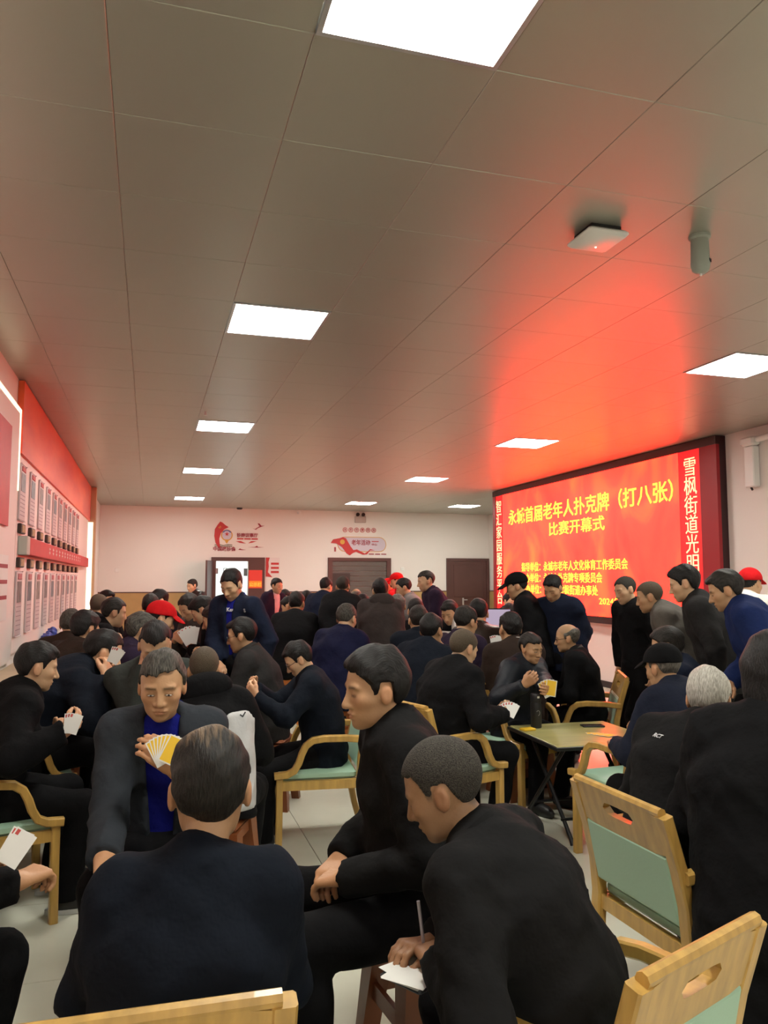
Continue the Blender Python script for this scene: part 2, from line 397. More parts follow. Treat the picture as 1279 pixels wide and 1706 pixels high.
# emblem sign above door 1
def flat(pts, th=.012):
    """plate from an outline in (x,z), facing -Y"""
    q = MB(); n = len(pts)
    q.poly([(p[0], -th, p[1]) for p in pts] + [(p[0], 0, p[1]) for p in pts], [tuple(range(n)), tuple(range(2*n-1, n-1, -1))] + [(i, i+n, (i+1) % n+n, (i+1) % n) for i in range(n)]); return q
def circ(r, n=24, cx=0, cz=0): return [(cx+r*math.cos(-2*math.pi*k/n), cz+r*math.sin(-2*math.pi*k/n)) for k in range(n)][::-1]
M_em = mat('emblem_red', (.48, .03, .03), .5); M_gold = mat('emblem_gold', (.62, .33, .05), .45); M_blue = mat('emblem_blue', (.10, .13, .33), .5); M_pale = mat('emblem_pale', (.55, .50, .58), .5)
M_ink = mat('sign_ink', (.30, .03, .045), .5); M_green = mat('emblem_green', (.10, .12, .05), .6)
s1 = empty('emblem_sign', (1.42, YB, 2.25)); tag(s1, 'wall emblem of a red flag petal and round crest above the half-open door', 'sign')
flat([(.12,.06),(.05,.18),(.02,.34),(.03,.5),(.09,.6),(.15,.68),(.20,.66),(.27,.60),(.35,.55),(.25,.50),(.17,.40),(.135,.27),(.15,.14),(.16,.06)]).build('flag', M_em, s1)
flat(circ(.135, 24, .31, .36), .016).build('crest', M_gold, s1); flat(circ(.11, 24, .31, .36), .019).build('crest_field', M_pale, s1)
flat([(.31+.125*math.cos(a), .36+.125*math.sin(a)) for a in np.linspace(.5, 2.64, 12)] + [(.31+.08*math.cos(a), .38+.08*math.sin(a)) for a in np.linspace(2.6, .54, 12)], .022).build('crest_band', M_blue, s1)
flat([(.31+(.055 if k % 2 == 0 else .023)*math.sin(math.pi*k/5), .385+(.055 if k % 2 == 0 else .023)*math.cos(math.pi*k/5)) for k in range(10)], .024).build('star', M_em, s1)
flat([(.28,.20),(.31,.16),(.34,.20),(.36,.26),(.26,.26)], .021).build('crest_ribbon', M_gold, s1)
flat([(.14+.035*math.cos(a), .55+.03*math.sin(a)) for a in np.linspace(-2.4, 1.2, 8)] + [(.14+.025*math.cos(a), .55+.02*math.sin(a)) for a in np.linspace(1.2, -2.4, 8)], .016).build('sickle', M_gold, s1)
q = MB(); q.tube([(.115, -.014, .535), (.165, -.014, .575)], .006, 5); q.build('hammer', M_gold, s1)
for z in (.135, .10): flat([(.03,z),(.13,z+.012),(.23,z-.012),(.33,z+.012),(.44,z+.004),(.44,z-.012),(.33,z-.006),(.23,z-.03),(.13,z-.006),(.03,z-.014)], .01).build('wave', M_green, s1)
def wtxt(root, s, x0, x1, z, size, m, y=-.012, bold=.02, name='writing'):
    me = text_mesh(name, s, size, bold*size, .004); xs = [v.co.x for v in me.vertices]; c0 = (max(xs)+min(xs))/2; k = (x1-x0)/(max(xs)-min(xs))
    for v in me.vertices: v.co.x = (v.co.x-c0)*k
    link(name, me, m, root, ((x0+x1)/2, y, z), (math.pi/2, 0, 0))
wtxt(s1, '中国政协会', .0, .52, .03, .11, M_ink)
s2 = empty('council_sign', (1.94, YB, 2.25)); tag(s2, 'small wall lettering with a flying bird and three red bars above the half-open door', 'sign')
wtxt(s2, '协商议事厅', .02, .52, .36, .10, M_ink)
for k in range(3): flat([(.03+.17*k,.265),(.18+.17*k,.265),(.18+.17*k,.295),(.03+.17*k,.295)], .01).build('bar', M_em, s2)
flat([(.0,.22),(.12,.225),(.24,.17),(.1,.185)], .01).build('swoosh', M_em, s2); flat([(.29,.175),(.36,.225),(.5,.23),(.4,.195)], .01).build('swoosh', M_em, s2)
flat([(.28,.08),(.45,.09),(.50,.12),(.53,.09),(.68,.085),(.53,.075)], .008).build('hill_line', M_ink, s2); flat([(.06,.02),(.1,.05),(.15,.03),(.25,.02),(.15,.012)], .008).build('hill_line', M_ink, s2)
flat([(.40,.53),(.45,.515),(.5,.55),(.56,.585),(.51,.65),(.55,.655),(.60,.60),(.68,.605),(.60,.575),(.52,.545),(.47,.50)], .01).build('bird', M_ink, s2)
# centre sign above door 2
s3 = empty('activity_centre_sign', (4.24, YB, 2.16)); tag(s3, 'ribbon-shaped wall sign for the seniors activity room above the dark double door', 'sign')
def pill(x0, x1, z0, z1, n=10):
    r = (z1-z0)/2; zc = (z0+z1)/2
    return [(x1-r+r*math.cos(a), zc+r*math.sin(a)) for a in np.linspace(-math.pi/2, math.pi/2, n)] + [(x0+r+r*math.cos(a), zc+r*math.sin(a)) for a in np.linspace(math.pi/2, 3*math.pi/2, n)]
flat(pill(.17, 1.42, .09, .46), .01).build('border', M_gold, s3); flat(pill(.185, 1.405, .105, .445), .014).build('plate', M_pale, s3)
flat([(0,.30),(.06,.39),(.22,.42),(.30,.45),(.38,.42),(.50,.22),(.57,.13),(.66,.15),(.86,.05),(.94,.10),(1.0,.16),(1.13,.13),(1.0,.13),(.92,.03),(.82,.02),(.64,.09),(.56,.06),(.48,.0),(.40,.05),(.28,.2),(.14,.29)], .02).build('ribbon', M_em, s3)
flat(circ(.06, 16, .29, .33), .024).build('badge', M_gold, s3)
wtxt(s3, '老年活动', .52, 1.0, .31, .14, M_ink, -.018); wtxt(s3, '中心', 1.04, 1.18, .27, .06, M_ink, -.018)
for k in range(3): flat([(.97+.16*k,.025),(1.1+.16*k,.025),(1.1+.16*k,.05),(.97+.16*k,.05)], .01).build('bar', M_ink, s3)
flat([(1.04,.34),(1.22,.34),(1.22,.36),(1.04,.36)], .018).build('bar', M_em, s3)
flat([(.09,.09),(.13,.09),(.13,.2),(.09,.2)], .01).build('side_mark', M_ink, s3)
s4 = empty('disc_sign', (4.24, YB, 2.16)); tag(s4, 'row of six small round red character discs above the seniors sign', 'sign')
for k in range(6):
    x = .36+.147*k
    d_ = flat(circ(.06, 18, x, .63), .008).build('disc', M_em, s4); flat(circ(.048, 18, x, .63), .011).build('disc_face', mat('disc_face', (.6,.5,.48), .6), s4)
    wtxt(s4, '永城市雪枫街'[k], x-.028, x+.028, .63, .06, M_em, -.012)
# strip poster beside door 1
s5 = empty('wall_poster', (2.66, YB-.004, 1.62)); tag(s5, 'narrow white poster with red curve and three red bars beside the half-open door', 'poster')
flat([(0,0),(.33,0),(.33,.47),(0,.47)], .006).build('sheet', mat('poster_white', (.7,.62,.6), .6), s5)
flat([(0,.02),(.16,.0),(.05,.12),(.07,.26),(.06,.36),(.09,.47),(0,.47)], .009).build('curve', M_em, s5)
for k in range(3): flat([(.12,.30-.1*k),(.31,.30-.1*k),(.31,.35-.1*k),(.12,.35-.1*k)], .009).build('bar', M_em, s5)
# emergency lamp
el = empty('emergency_lamp', (4.98, YB, 3.05)); tag(el, 'twin-headed emergency lamp high on the back wall above the seniors sign', 'lamp')
q = MB(); q.cbox(-.14, .14, -.06, 0, -.08, .08, .01); q.build('box', mat('lamp_beige', (.45,.38,.34), .5), el)
for x in (-.07, .07): q = MB(); q.lathe([(.0,-.03),(.04,-.03),(.045,.02),(0,.025)], 12); q.build('lamp_head', M_dark, el, True, (x, -.06, .12), (1.2, 0, 0))
sw = MB(); sw.cbox(-.045, .045, -.012, 0, -.045, .045, .004); p = atY(670, 948, YB); o = sw.build('light_switch', M_white, None, False, (p[0], YB, p[2])); tag(o, 'pale light switch on the back wall right of the double door', 'switch')
sw = MB(); sw.cbox(-.045, .045, -.012, 0, -.045, .045, .004); p = atY(195, 950, YB); o = sw.build('light_switch', M_white, None, False, (p[0], YB, p[2])); tag(o, 'faint pale switch on the back wall near the left corner', 'switch')

# ------------------------------------------------------------------ left wall display
M_board = mat('board_white', (.78, .70, .66), .6)
M_goldp = mat('plaque_gold', (.36, .22, .08), .4, metal=.3, var=.5, vscale=40)
M_ban = mat('banner_red', (.62, .035, .02), .45, color2=(.85, .13, .03), vscale=1.3, stretch=(1, .5, 2.2))  # orange blotches paint reflections on the red header into its colour
bd = MB(); bd.box(XL+.001, XL+.03, YN+1, 7.08, .9, 2.95); o = bd.build('display_board', M_board); tag(o, 'white display board at the left edge with a red poster on it', 'board')
q = MB(); q.box(0, .036, YN+1, 7.08, 2.952, 2.985); q.build('edge_glow', M_cove, o, False, (XL+.002, 0, 0)); q = MB(); q.box(0, .036, 7.082, 7.112, 2.3, 2.985); q.build('edge_glow', M_cove, o, False, (XL+.002, 0, 0))
q = MB(); q.box(0, .02, -1.2, 0, 0, .78); rp = q.build('red_poster', M_red, None, False, (XL+.03, 6.6, 1.97)); tag(rp, 'tall plain red poster on the leftmost white board', 'poster')
q = MB(); q.box(0, .008, -1.0, 0, 0, .5); rp = q.build('text_poster', M_white, None, False, (XL+.03, 6.75, 1.25)); tag(rp, 'pale poster with dark writing low on the leftmost board', 'poster')
for k in range(3): q = MB(); q.box(.008, .010, -.95, -.03, .4-.12*k, .43-.12*k); q.build('print_line', M_ink, rp)
b2 = MB(); b2.box(XL+.001, XL+.025, 7.13, 14.95, .95, 2.62); board = b2.build('display_board', M_board); tag(board, 'long white honour board of photo panels along the left wall', 'board')
q = MB(); q.box(.012, .10, 15.1, 15.12, .9, 2.6); q.build('edge_glow', M_cove, board, False, (XL, 0, 0)); q = MB(); q.box(XL+.001, XL+.14, 15.12, 15.35, .86, ZC-.01); o = q.build('trim_4', mat('pilaster_wood', (.5, .36, .22), .5)); o['kind'] = 'structure'  # glowing plate on the pilaster stands for LED light falling on the niche side
q = MB(); q.box(XL+.001, XL+.05, 7.12, 15.1, 2.62, ZC-.01); o = q.build('header_banner', M_ban); tag(o, 'long red header banner under the ceiling above the honour board', 'banner')
q = MB(); q.cbox(0, .07, 0, 6.9, 0, .155, .006); tb = q.build('title_bar', M_red, None, False, (XL+.026, 7.42, 1.775)); tag(tb, 'red title bar with small white characters across the middle of the honour board', 'sign')
q = MB(); q.cbox(0, .075, -.16, -.001, -.004, .159, .006); q.build('end_cap', mat('endcap', (.5,.5,.44), .5), tb)
for k in range(13):
    for (dz, h_, w_) in ((.02, .012, .1), (-.02, .012, .1), (.0, .08, .012)): 
        q = MB(); q.box(.07, .073, -w_/2, w_/2, dz-h_/2, dz+h_/2); q.build('glyph_stroke', mat('glyph_white', (.8,.75,.7), .5), tb, False, (0, 1.45+.31*k, .085))
M_card = mat('panel_card', (.55, .47, .47), .5)
M_photo = [mat('photo%d' % k, c, .4, var=.6, vscale=14) for k, c in enumerate(((.16,.13,.13), (.12,.12,.14), (.2,.15,.13)))]
M_line = mat('print_grey', (.30, .22, .24), .6)
def pcard(name):
    q = MB(); q.cbox(0, .012, 0, .30, 0, 1, .008); return q.mesh(name)
for row, (z0, z1) in enumerate(((2.06, 2.55), (1.08, 1.635))):
    for k in range(10):
        y = 7.17 + .60*k
        r = empty('honour_panel', (XL+.026, y, z0)); h = z1-z0
        ordn = ['first', 'second', 'third', 'fourth', 'fifth', 'sixth', 'seventh', 'eighth', 'ninth', 'last'][k]
        tag(r, f'{ordn} printed photo panel in the {"upper" if row == 0 else "lower"} row of the honour board', 'panel', 'photo panels on the honour board')
        q = MB(); q.cbox(0, .014, 0, .32, 0, h, .012); q.build('card', M_card, r)
        q = MB(); q.box(.014, .017, .05, .27, h*.52, h*.84); q.build('photo', M_photo[k % 3], r)
        q = MB(); q.cbox(.014, .02, .07, .25, h*.87, h*.96, .004); q.build('heading', M_em if row == 0 else mat('heading_pink', (.45,.16,.17), .6), r)
        for j in range(6): q = MB(); q.box(.014, .0155, .04, .28, h*(.46-.07*j)-.006, h*(.46-.07*j)); q.build('print_line', M_line, r)
        q = MB(); q.cbox(0, .03, 0, .25, 0, .085, .006); o = q.build('name_plaque', mat('plaque_dark', (.03, .02, .015), .4), None, False, (XL+.026, y+.03, 1.953 if row == 0 else 1.665))
        q = MB(); q.box(.03, .032, .05, .235, .012, .073); q.build('plate', M_goldp, o)
        tag(o, f'{ordn} small gold name plaque {"above" if row == 0 else "below"} the red title bar', 'plaque', 'gold name plaques')
# ledge
q = MB(); q.cbox(XL, XL+.22, YN, YB-.03, .80, .86, .012); o = q.build('trim_2', mat('ledge_wood', (.50, .37, .24), .5, var=.06)); o['kind'] = 'structure'
q = MB(); q.box(XL, XL+.18, YN, YB-.03, .09, .80); o = q.build('trim_3', mat('ledge_front', (.62, .50, .42), .6)); o['kind'] = 'structure'
# ================================================================== PEOPLE: signed-distance bodies
f32 = np.float32
def surfnet(f, lo, hi, h, B=6):
    """surface nets of f<0 on a grid with block culling -> (verts, quads)"""
    lo = np.asarray(lo, float); n = np.maximum(np.ceil((np.asarray(hi, float)-lo)/h).astype(int)+1, 4)
    nb = -(-n//B); n = nb*B
    ax = [lo[i]+h*np.arange(n[i]) for i in range(3)]
    bc = [lo[i]+h*(B*np.arange(nb[i])+(B-1)/2) for i in range(3)]
    C = np.stack(np.meshgrid(*bc, indexing='ij'), -1).reshape(-1, 3)
    vc = f(C).reshape(nb); act = np.abs(vc) < h*B*1.25
    V = vc.repeat(B, 0).repeat(B, 1).repeat(B, 2).astype(f32)
    A = act.repeat(B, 0).repeat(B, 1).repeat(B, 2)
    idx = np.argwhere(A)
    if not len(idx): return np.zeros((0, 3)), np.zeros((0, 4), int)
    V[A] = f(lo+h*idx)
    ins = V < 0
    for a_ in range(3):   # keep the border outside
        sl = [slice(None)]*3; sl[a_] = 0; ins[tuple(sl)] = False; sl[a_] = -1; ins[tuple(sl)] = False
    c = [(i, j, k) for i in (0, 1) for j in (0, 1) for k in (0, 1)]
    def sub(X, o): return X[o[0]:n[0]-1+o[0], o[1]:n[1]-1+o[1], o[2]:n[2]-1+o[2]]
    cnt = sum(sub(ins, o).astype(np.int8) for o in c)
    cell = np.argwhere((cnt > 0) & (cnt < 8))
    if not len(cell): return np.zeros((0, 3)), np.zeros((0, 4), int)
    acc = np.zeros((len(cell), 3)); num = np.zeros(len(cell))
    for o in c:
        for a_ in range(3):
            if o[a_]: continue
            o2 = list(o); o2[a_] = 1
            p, q = cell+o, cell+o2
            ia, ib = ins[tuple(p.T)], ins[tuple(q.T)]; m = ia != ib
            va, vb = V[tuple(p[m].T)], V[tuple(q[m].T)]
            dv = va-vb; t = np.clip(va/np.where(np.abs(dv) < 1e-9, 1e-9, dv), 0, 1)
            pt = np.tile(np.array(o, float), (m.sum(), 1)); pt[:, a_] += t
            acc[m] += pt; num[m] += 1
    verts = lo+h*(cell+acc/np.maximum(num, 1)[:, None])
    ID = -np.ones(n-1, np.int64); ID[tuple(cell.T)] = np.arange(len(cell))
    Q = []
    for a_ in range(3):
        b_, c_ = (a_+1) % 3, (a_+2) % 3
        s0 = [slice(None)]*3; s1 = [slice(None)]*3; s0[a_] = slice(0, -1); s1[a_] = slice(1, None)
        cr = np.argwhere(ins[tuple(s0)] != ins[tuple(s1)])
        ok = (cr[:, b_] > 0) & (cr[:, c_] > 0) & (cr[:, b_] < n[b_]-1) & (cr[:, c_] < n[c_]-1); cr = cr[ok]
        eb = np.zeros(3, int); eb[b_] = 1; ec = np.zeros(3, int); ec[c_] = 1
        q = np.stack([ID[tuple((cr-eb-ec).T)], ID[tuple((cr-ec).T)], ID[tuple(cr.T)], ID[tuple((cr-eb).T)]], 1)
        fl = ~ins[tuple(cr.T)]; q[fl] = q[fl][:, ::-1]
        Q.append(q[(q >= 0).all(1)])
    return verts, np.concatenate(Q)

def rc(P, a, b, ra, rb):
    ab = b-a; t = np.clip(((P-a)@ab)/max(ab@ab, 1e-9), 0, 1)
    return np.linalg.norm(P-a-t[:, None]*ab, axis=1)-(ra+t*(rb-ra))
def el(P, c, r):
    q = P-np.asarray(c); r = np.asarray(r); k0 = np.linalg.norm(q/r, axis=1); k1 = np.linalg.norm(q/(r*r), axis=1)
    return k0*(k0-1)/np.maximum(k1, 1e-6)
def smin(a, b, k):
    h = np.clip(.5+.5*(b-a)/k, 0, 1); return b+(a-b)*h-k*h*(1-h)
def smax(a, b, k): return -smin(-a, -b, k)
def A3(*v): return np.array(v, float)
def unit(v): v = np.asarray(v, float); return v/max(np.linalg.norm(v), 1e-9)
def rot(axis, ang):
    return np.array(Matrix.Rotation(ang, 3, Vector(axis)))

class Wob:
    def __init__(s, rng, freqs, amps):
        s.k = [unit(rng.normal(size=3))*f_ for f_ in freqs]; s.p = rng.uniform(0, 6.28, len(freqs)); s.a = amps
    def __call__(s, P):
        d = 0
        for k, p, a_ in zip(s.k, s.p, s.a): d = d+a_*np.sin(P@k+p+.8*np.sin(P@k[[1, 2, 0]]*.5))
        return d

# ---- head in its own frame: x right, y forward, z up, origin between the eyes' height, unit = metre
CR_C, CR_R = A3(0, -.012, .030), A3(.076, .097, .088)
def head_sdf(q, F, fine=True):
    X = q.copy(); X[:, 0] = np.abs(X[:, 0])
    d = el(X, CR_C, CR_R)
    d = smin(d, el(X, (0, .026, -.03), (.064*F['w'], .064, .083)), .03)
    d = smin(d, el(X, (.018*F['w'], .036, -.074), (.032*F['jaw'], .042, .030)), .028)
    d = smin(d, el(X, (0, .066, -.098), (.024, .022, .018)), .02)
    d = smin(d, el(X, (.043*F['w'], .052, -.022), (.024, .028, .024)), .02)
    d = smin(d, el(X, (.026, .073, .020), (.028, .014, .010)), .014)
    d = smax(d, -el(X, (.031, .099, -.001), (.020, .018, .013)), .012)
    d = smin(d, el(X, (.031, .0735, -.002), (.0155, .013, .0125)), .005)
    if fine: d = smax(d, -el(X, (.031, .0885, -.0055), (.014, .004, .0018)), .002)
    n_ = F['nose']
    d = smin(d, rc(X, A3(0, .083, .008), A3(0, .103*n_, -.034), .0075, .0125), .010)
    d = smin(d, el(X, (.0135, .090, -.039), (.0095, .012, .0085)), .006)
    d = smin(d, el(X, (.008, .0855, -.0625), (.020, .0115, .0065)), .005)
    d = smin(d, el(X, (.0, .083, -.0745), (.021, .0125, .0075)), .005)
    if fine: d = smax(d, -el(X, (0, .098, -.0675), (.025, .010, .0018)), .003)
    # ears
    e = el(X@rot((1, 0, 0), .22), (.078, -.010, -.012), (.010, .019, .031))
    e = smax(e, -el(X, (.094, -.004, -.008), (.009, .011, .020)), .004)
    d = smin(d, e, .008)
    return d
ZL_Y = [-.13, -.06, -.040, -.026, .008, .016, .030, .036, .052, .072, .10]
ZL_Z = [-.078, -.072, -.045, .022, .024, -.012, -.010, .030, .055, .066, .070]
def zline(y, rec=0.0): return np.interp(y+rec, ZL_Y, ZL_Z)
def hair_sdf(q, H):
    X = q.copy(); X[:, 0] = np.abs(X[:, 0]); t, ts = H.get('top', .016), H.get('side', .007)
    rr = CR_R+A3(ts, ts+.004, t)
    d = el(X, CR_C+A3(0, 0, .0), rr)
    if H.get('front', 0): d = smin(d, el(X, (0, .052, .086), (.054, .034, .018)), .02)
    d = d-H['wob'](q)*H.get('rough', 1.0)
    c_ = (zline(X[:, 1], H.get('rec', 0))-X[:, 2])*.75
    c_ = c_+.003*np.sin(q[:, 0]*150+H['ph'])+.002*np.sin(q[:, 0]*340+1)+.006*np.sin(q[:, 0]*40+H['ph'])*(q[:, 1] > .03)
    d = smax(d, c_, .004)
    if H['style'] == 'bald': d = smax(d, np.maximum((X[:, 2]-.060+.3*np.maximum(X[:, 1], -.06))*.6, X[:, 1]-.03), .018)
    if H['style'] == 'crown': d = smax(d, -el(X, (0, H.get('cy', .05), .125), (.052, .075, .055)), .006)
    if H['style'] == 'long':
        l = el(X, (0, -.035, -.02), (.09, .082, .15)); l = smax(l, X[:, 1]-.035, .02); d = smin(d, l, .02)
        d = smax(d, -el(X, (0, .085, -.03), (.068, .07, .10)), .01)
    return d

SKIN = {'tan': (.47, .27, .145), 'light': (.55, .34, .20), 'dark': (.36, .20, .105), 'pale': (.62, .41, .27)}
def skin_mat():
    m = bpy.data.materials.new('skin'); m.use_nodes = True; nt = m.node_tree; b = nt.nodes['Principled BSDF']
    a_ = nt.nodes.new('ShaderNodeAttribute'); a_.attribute_name = 'Col'
    nt.links.new(a_.outputs['Color'], b.inputs['Base Color']); b.inputs['Roughness'].default_value = .48
    b.inputs['Specular IOR Level'].default_value = .4
    n = nt.nodes.new('ShaderNodeTexNoise'); n.inputs['Scale'].default_value = 120; tc = nt.nodes.new('ShaderNodeTexCoord'); nt.links.new(tc.outputs['Object'], n.inputs['Vector'])
    bn = nt.nodes.new('ShaderNodeBump'); bn.inputs['Strength'].default_value = .08; bn.inputs['Distance'].default_value = .01
    nt.links.new(n.outputs['Fac'], bn.inputs['Height']); nt.links.new(bn.outputs[0], b.inputs['Normal'])
    return m
M_skin = skin_mat()
def hair_mat(name, c1, c2, thin=None, rough=.6, iso=False):
    """stretched strand noise in head coordinates; thin = scalp colour seen between strands"""
    m = bpy.data.materials.new(name); m.use_nodes = True; nt = m.node_tree; N = nt.nodes; L = nt.links; b = N['Principled BSDF']
    a_ = N.new('ShaderNodeAttribute'); a_.attribute_name = 'hl'
    mp = N.new('ShaderNodeMapping'); mp.inputs['Scale'].default_value = (1, .12, .22) if not iso else (1.2, 1.2, 1.2); L.new(a_.outputs['Vector'], mp.inputs[0])
    n = N.new('ShaderNodeTexNoise'); n.inputs['Scale'].default_value = 260; n.inputs['Detail'].default_value = 3; L.new(mp.outputs[0], n.inputs['Vector'])
    r = N.new('ShaderNodeValToRGB'); e_ = r.color_ramp.elements
    e_[0].position = .35; e_[0].color = (*c1, 1); e_[1].position = .68; e_[1].color = (*c2, 1)
    L.new(n.outputs['Fac'], r.inputs[0]); out = r.outputs[0]
    if thin:
        n2 = N.new('ShaderNodeTexNoise'); n2.inputs['Scale'].default_value = 90; n2.inputs['Detail'].default_value = 2; L.new(mp.outputs[0], n2.inputs['Vector'])
        sx = N.new('ShaderNodeSeparateXYZ'); L.new(a_.outputs['Vector'], sx.inputs[0])
        mr = N.new('ShaderNodeMapRange'); mr.inputs['From Min'].default_value = .02; mr.inputs['From Max'].default_value = .125; L.new(sx.outputs['Z'], mr.inputs['Value'])
        mu = N.new('ShaderNodeMath'); mu.operation = 'MULTIPLY'; L.new(n2.outputs['Fac'], mu.inputs[0]); L.new(mr.outputs[0], mu.inputs[1])
        r2 = N.new('ShaderNodeValToRGB'); r2.color_ramp.elements[0].position = .36; r2.color_ramp.elements[1].position = .58; L.new(mu.outputs[0], r2.inputs[0])
        mx = N.new('ShaderNodeMix'); mx.data_type = 'RGBA'; L.new(r2.outputs[0], mx.inputs[0]); L.new(out, mx.inputs[6]); mx.inputs[7].default_value = (*thin, 1); out = mx.outputs[2]
    L.new(out, b.inputs['Base Color']); b.inputs['Roughness'].default_value = rough; b.inputs['Specular IOR Level'].default_value = .3
    bn = N.new('ShaderNodeBump'); bn.inputs['Strength'].default_value = .8; bn.inputs['Distance'].default_value = .006
    L.new(n.outputs['Fac'], bn.inputs['Height']); L.new(bn.outputs[0], b.inputs['Normal'])
    return m
HAIR = {'black': hair_mat('hair_black', (.004, .0035, .0035), (.011, .0095, .009)), 'dark': hair_mat('hair_dark', (.007, .006, .005), (.026, .021, .017)),
        'grey': hair_mat('hair_grey', (.05, .045, .038), (.17, .155, .13), rough=.5), 'white': hair_mat('hair_white', (.30, .28, .24), (.58, .56, .50), rough=.55),
        'buzz': hair_mat('hair_buzz', (.016, .014, .011), (.05, .042, .032), rough=.75, iso=True), 'stubble': hair_mat('hair_stubble', (.06, .045, .03), (.12, .09, .058), rough=.75, iso=True),
        'salt': hair_mat('hair_salt', (.02, .018, .015), (.10, .092, .078), rough=.65), 'saltbuzz': hair_mat('hair_saltbuzz', (.018, .016, .014), (.075, .068, .056), rough=.8, iso=True),
        'thin': hair_mat('hair_thin', (.004, .0035, .003), (.020, .017, .014), thin=(.15, .10, .06))}
def cloth(col, kind='c'):
    key = 'cloth_%s_%03d_%03d_%03d' % ((kind,)+tuple(int(c*999) for c in col))
    if kind == 'leather': return mat(key, col, .35, bump=.25, bscale=60, spec=.5)
    if kind == 'shine': return mat(key, col, .55, bump=.3, bscale=22, spec=.3, var=.1, vscale=9)
    return mat(key, col, .88, bump=.35, bscale=18, spec=.1, var=.12, vscale=12)
K_ = {'black': (.006, .006, .0068), 'soft': (.0095, .0095, .010), 'navy': (.010, .014, .030), 'ink': (.0065, .009, .015), 'char': (.022, .021, .021), 'grey': (.075, .07, .066),
      'lgrey': (.20, .19, .185), 'blue': (.012, .022, .085), 'royal': (.010, .013, .19), 'teal': (.013, .020, .024), 'brown': (.028, .018, .014), 'plum': (.022, .014, .030), 'white': (.65, .63, .60), 'pink': (.60, .42, .44), 'red': (.55, .012, .015), 'sage': (.032, .036, .033), 'jeans': (.02, .045, .12), 'slate': (.032,.037,.045)}
M_sole = mat('shoe_sole', (.5, .5, .48), .6); M_shoe = mat('shoe_black', (.01, .01, .01), .5); M_wire = mat('spectacle_wire', (.015, .013, .012), .3)
M_eye = mat('eye_white', (.42, .38, .34), .25); M_iris = mat('eye_dark', (.012, .008, .006), .2)

LOD = [dict(head=.0050, hand=.0054, cloth=.0135, body=.036, hair=.0055), dict(head=.0075, hand=.0075, cloth=.019, body=.038, hair=.0080),
       dict(head=.0100, hand=.0095, cloth=.026, body=.038, hair=.0100), dict(head=.0130, hand=.013, cloth=.034, body=.045, hair=.013)]
PEOPLE = {}
ARM = {'lap': (.07, .36, .11), 'cards': (.075, .36, .27), 'high': (.07, .34, .36), 'table': (.17, .44, .16), 'hang': (.235, .05, -.06), 'back': (.05, -.19, .03), 'pocket': (.23, .09, 0.0), 'knee': (.16, .40, .10), 'chin': (.06, .27, .47), 'front': (.05, .26, .02), 'down': (.22, .22, -.05)}

def ik(a, b, l1, l2, pole):
    d = b-a; D = np.linalg.norm(d); D = min(D, (l1+l2)*.995); u = unit(d)
    x = (l1*l1-l2*l2+D*D)/(2*D); h = math.sqrt(max(l1*l1-x*x, 0))
    p = pole-u*(pole@u); p = unit(p)
    return a+u*x+p*h, a+u*D

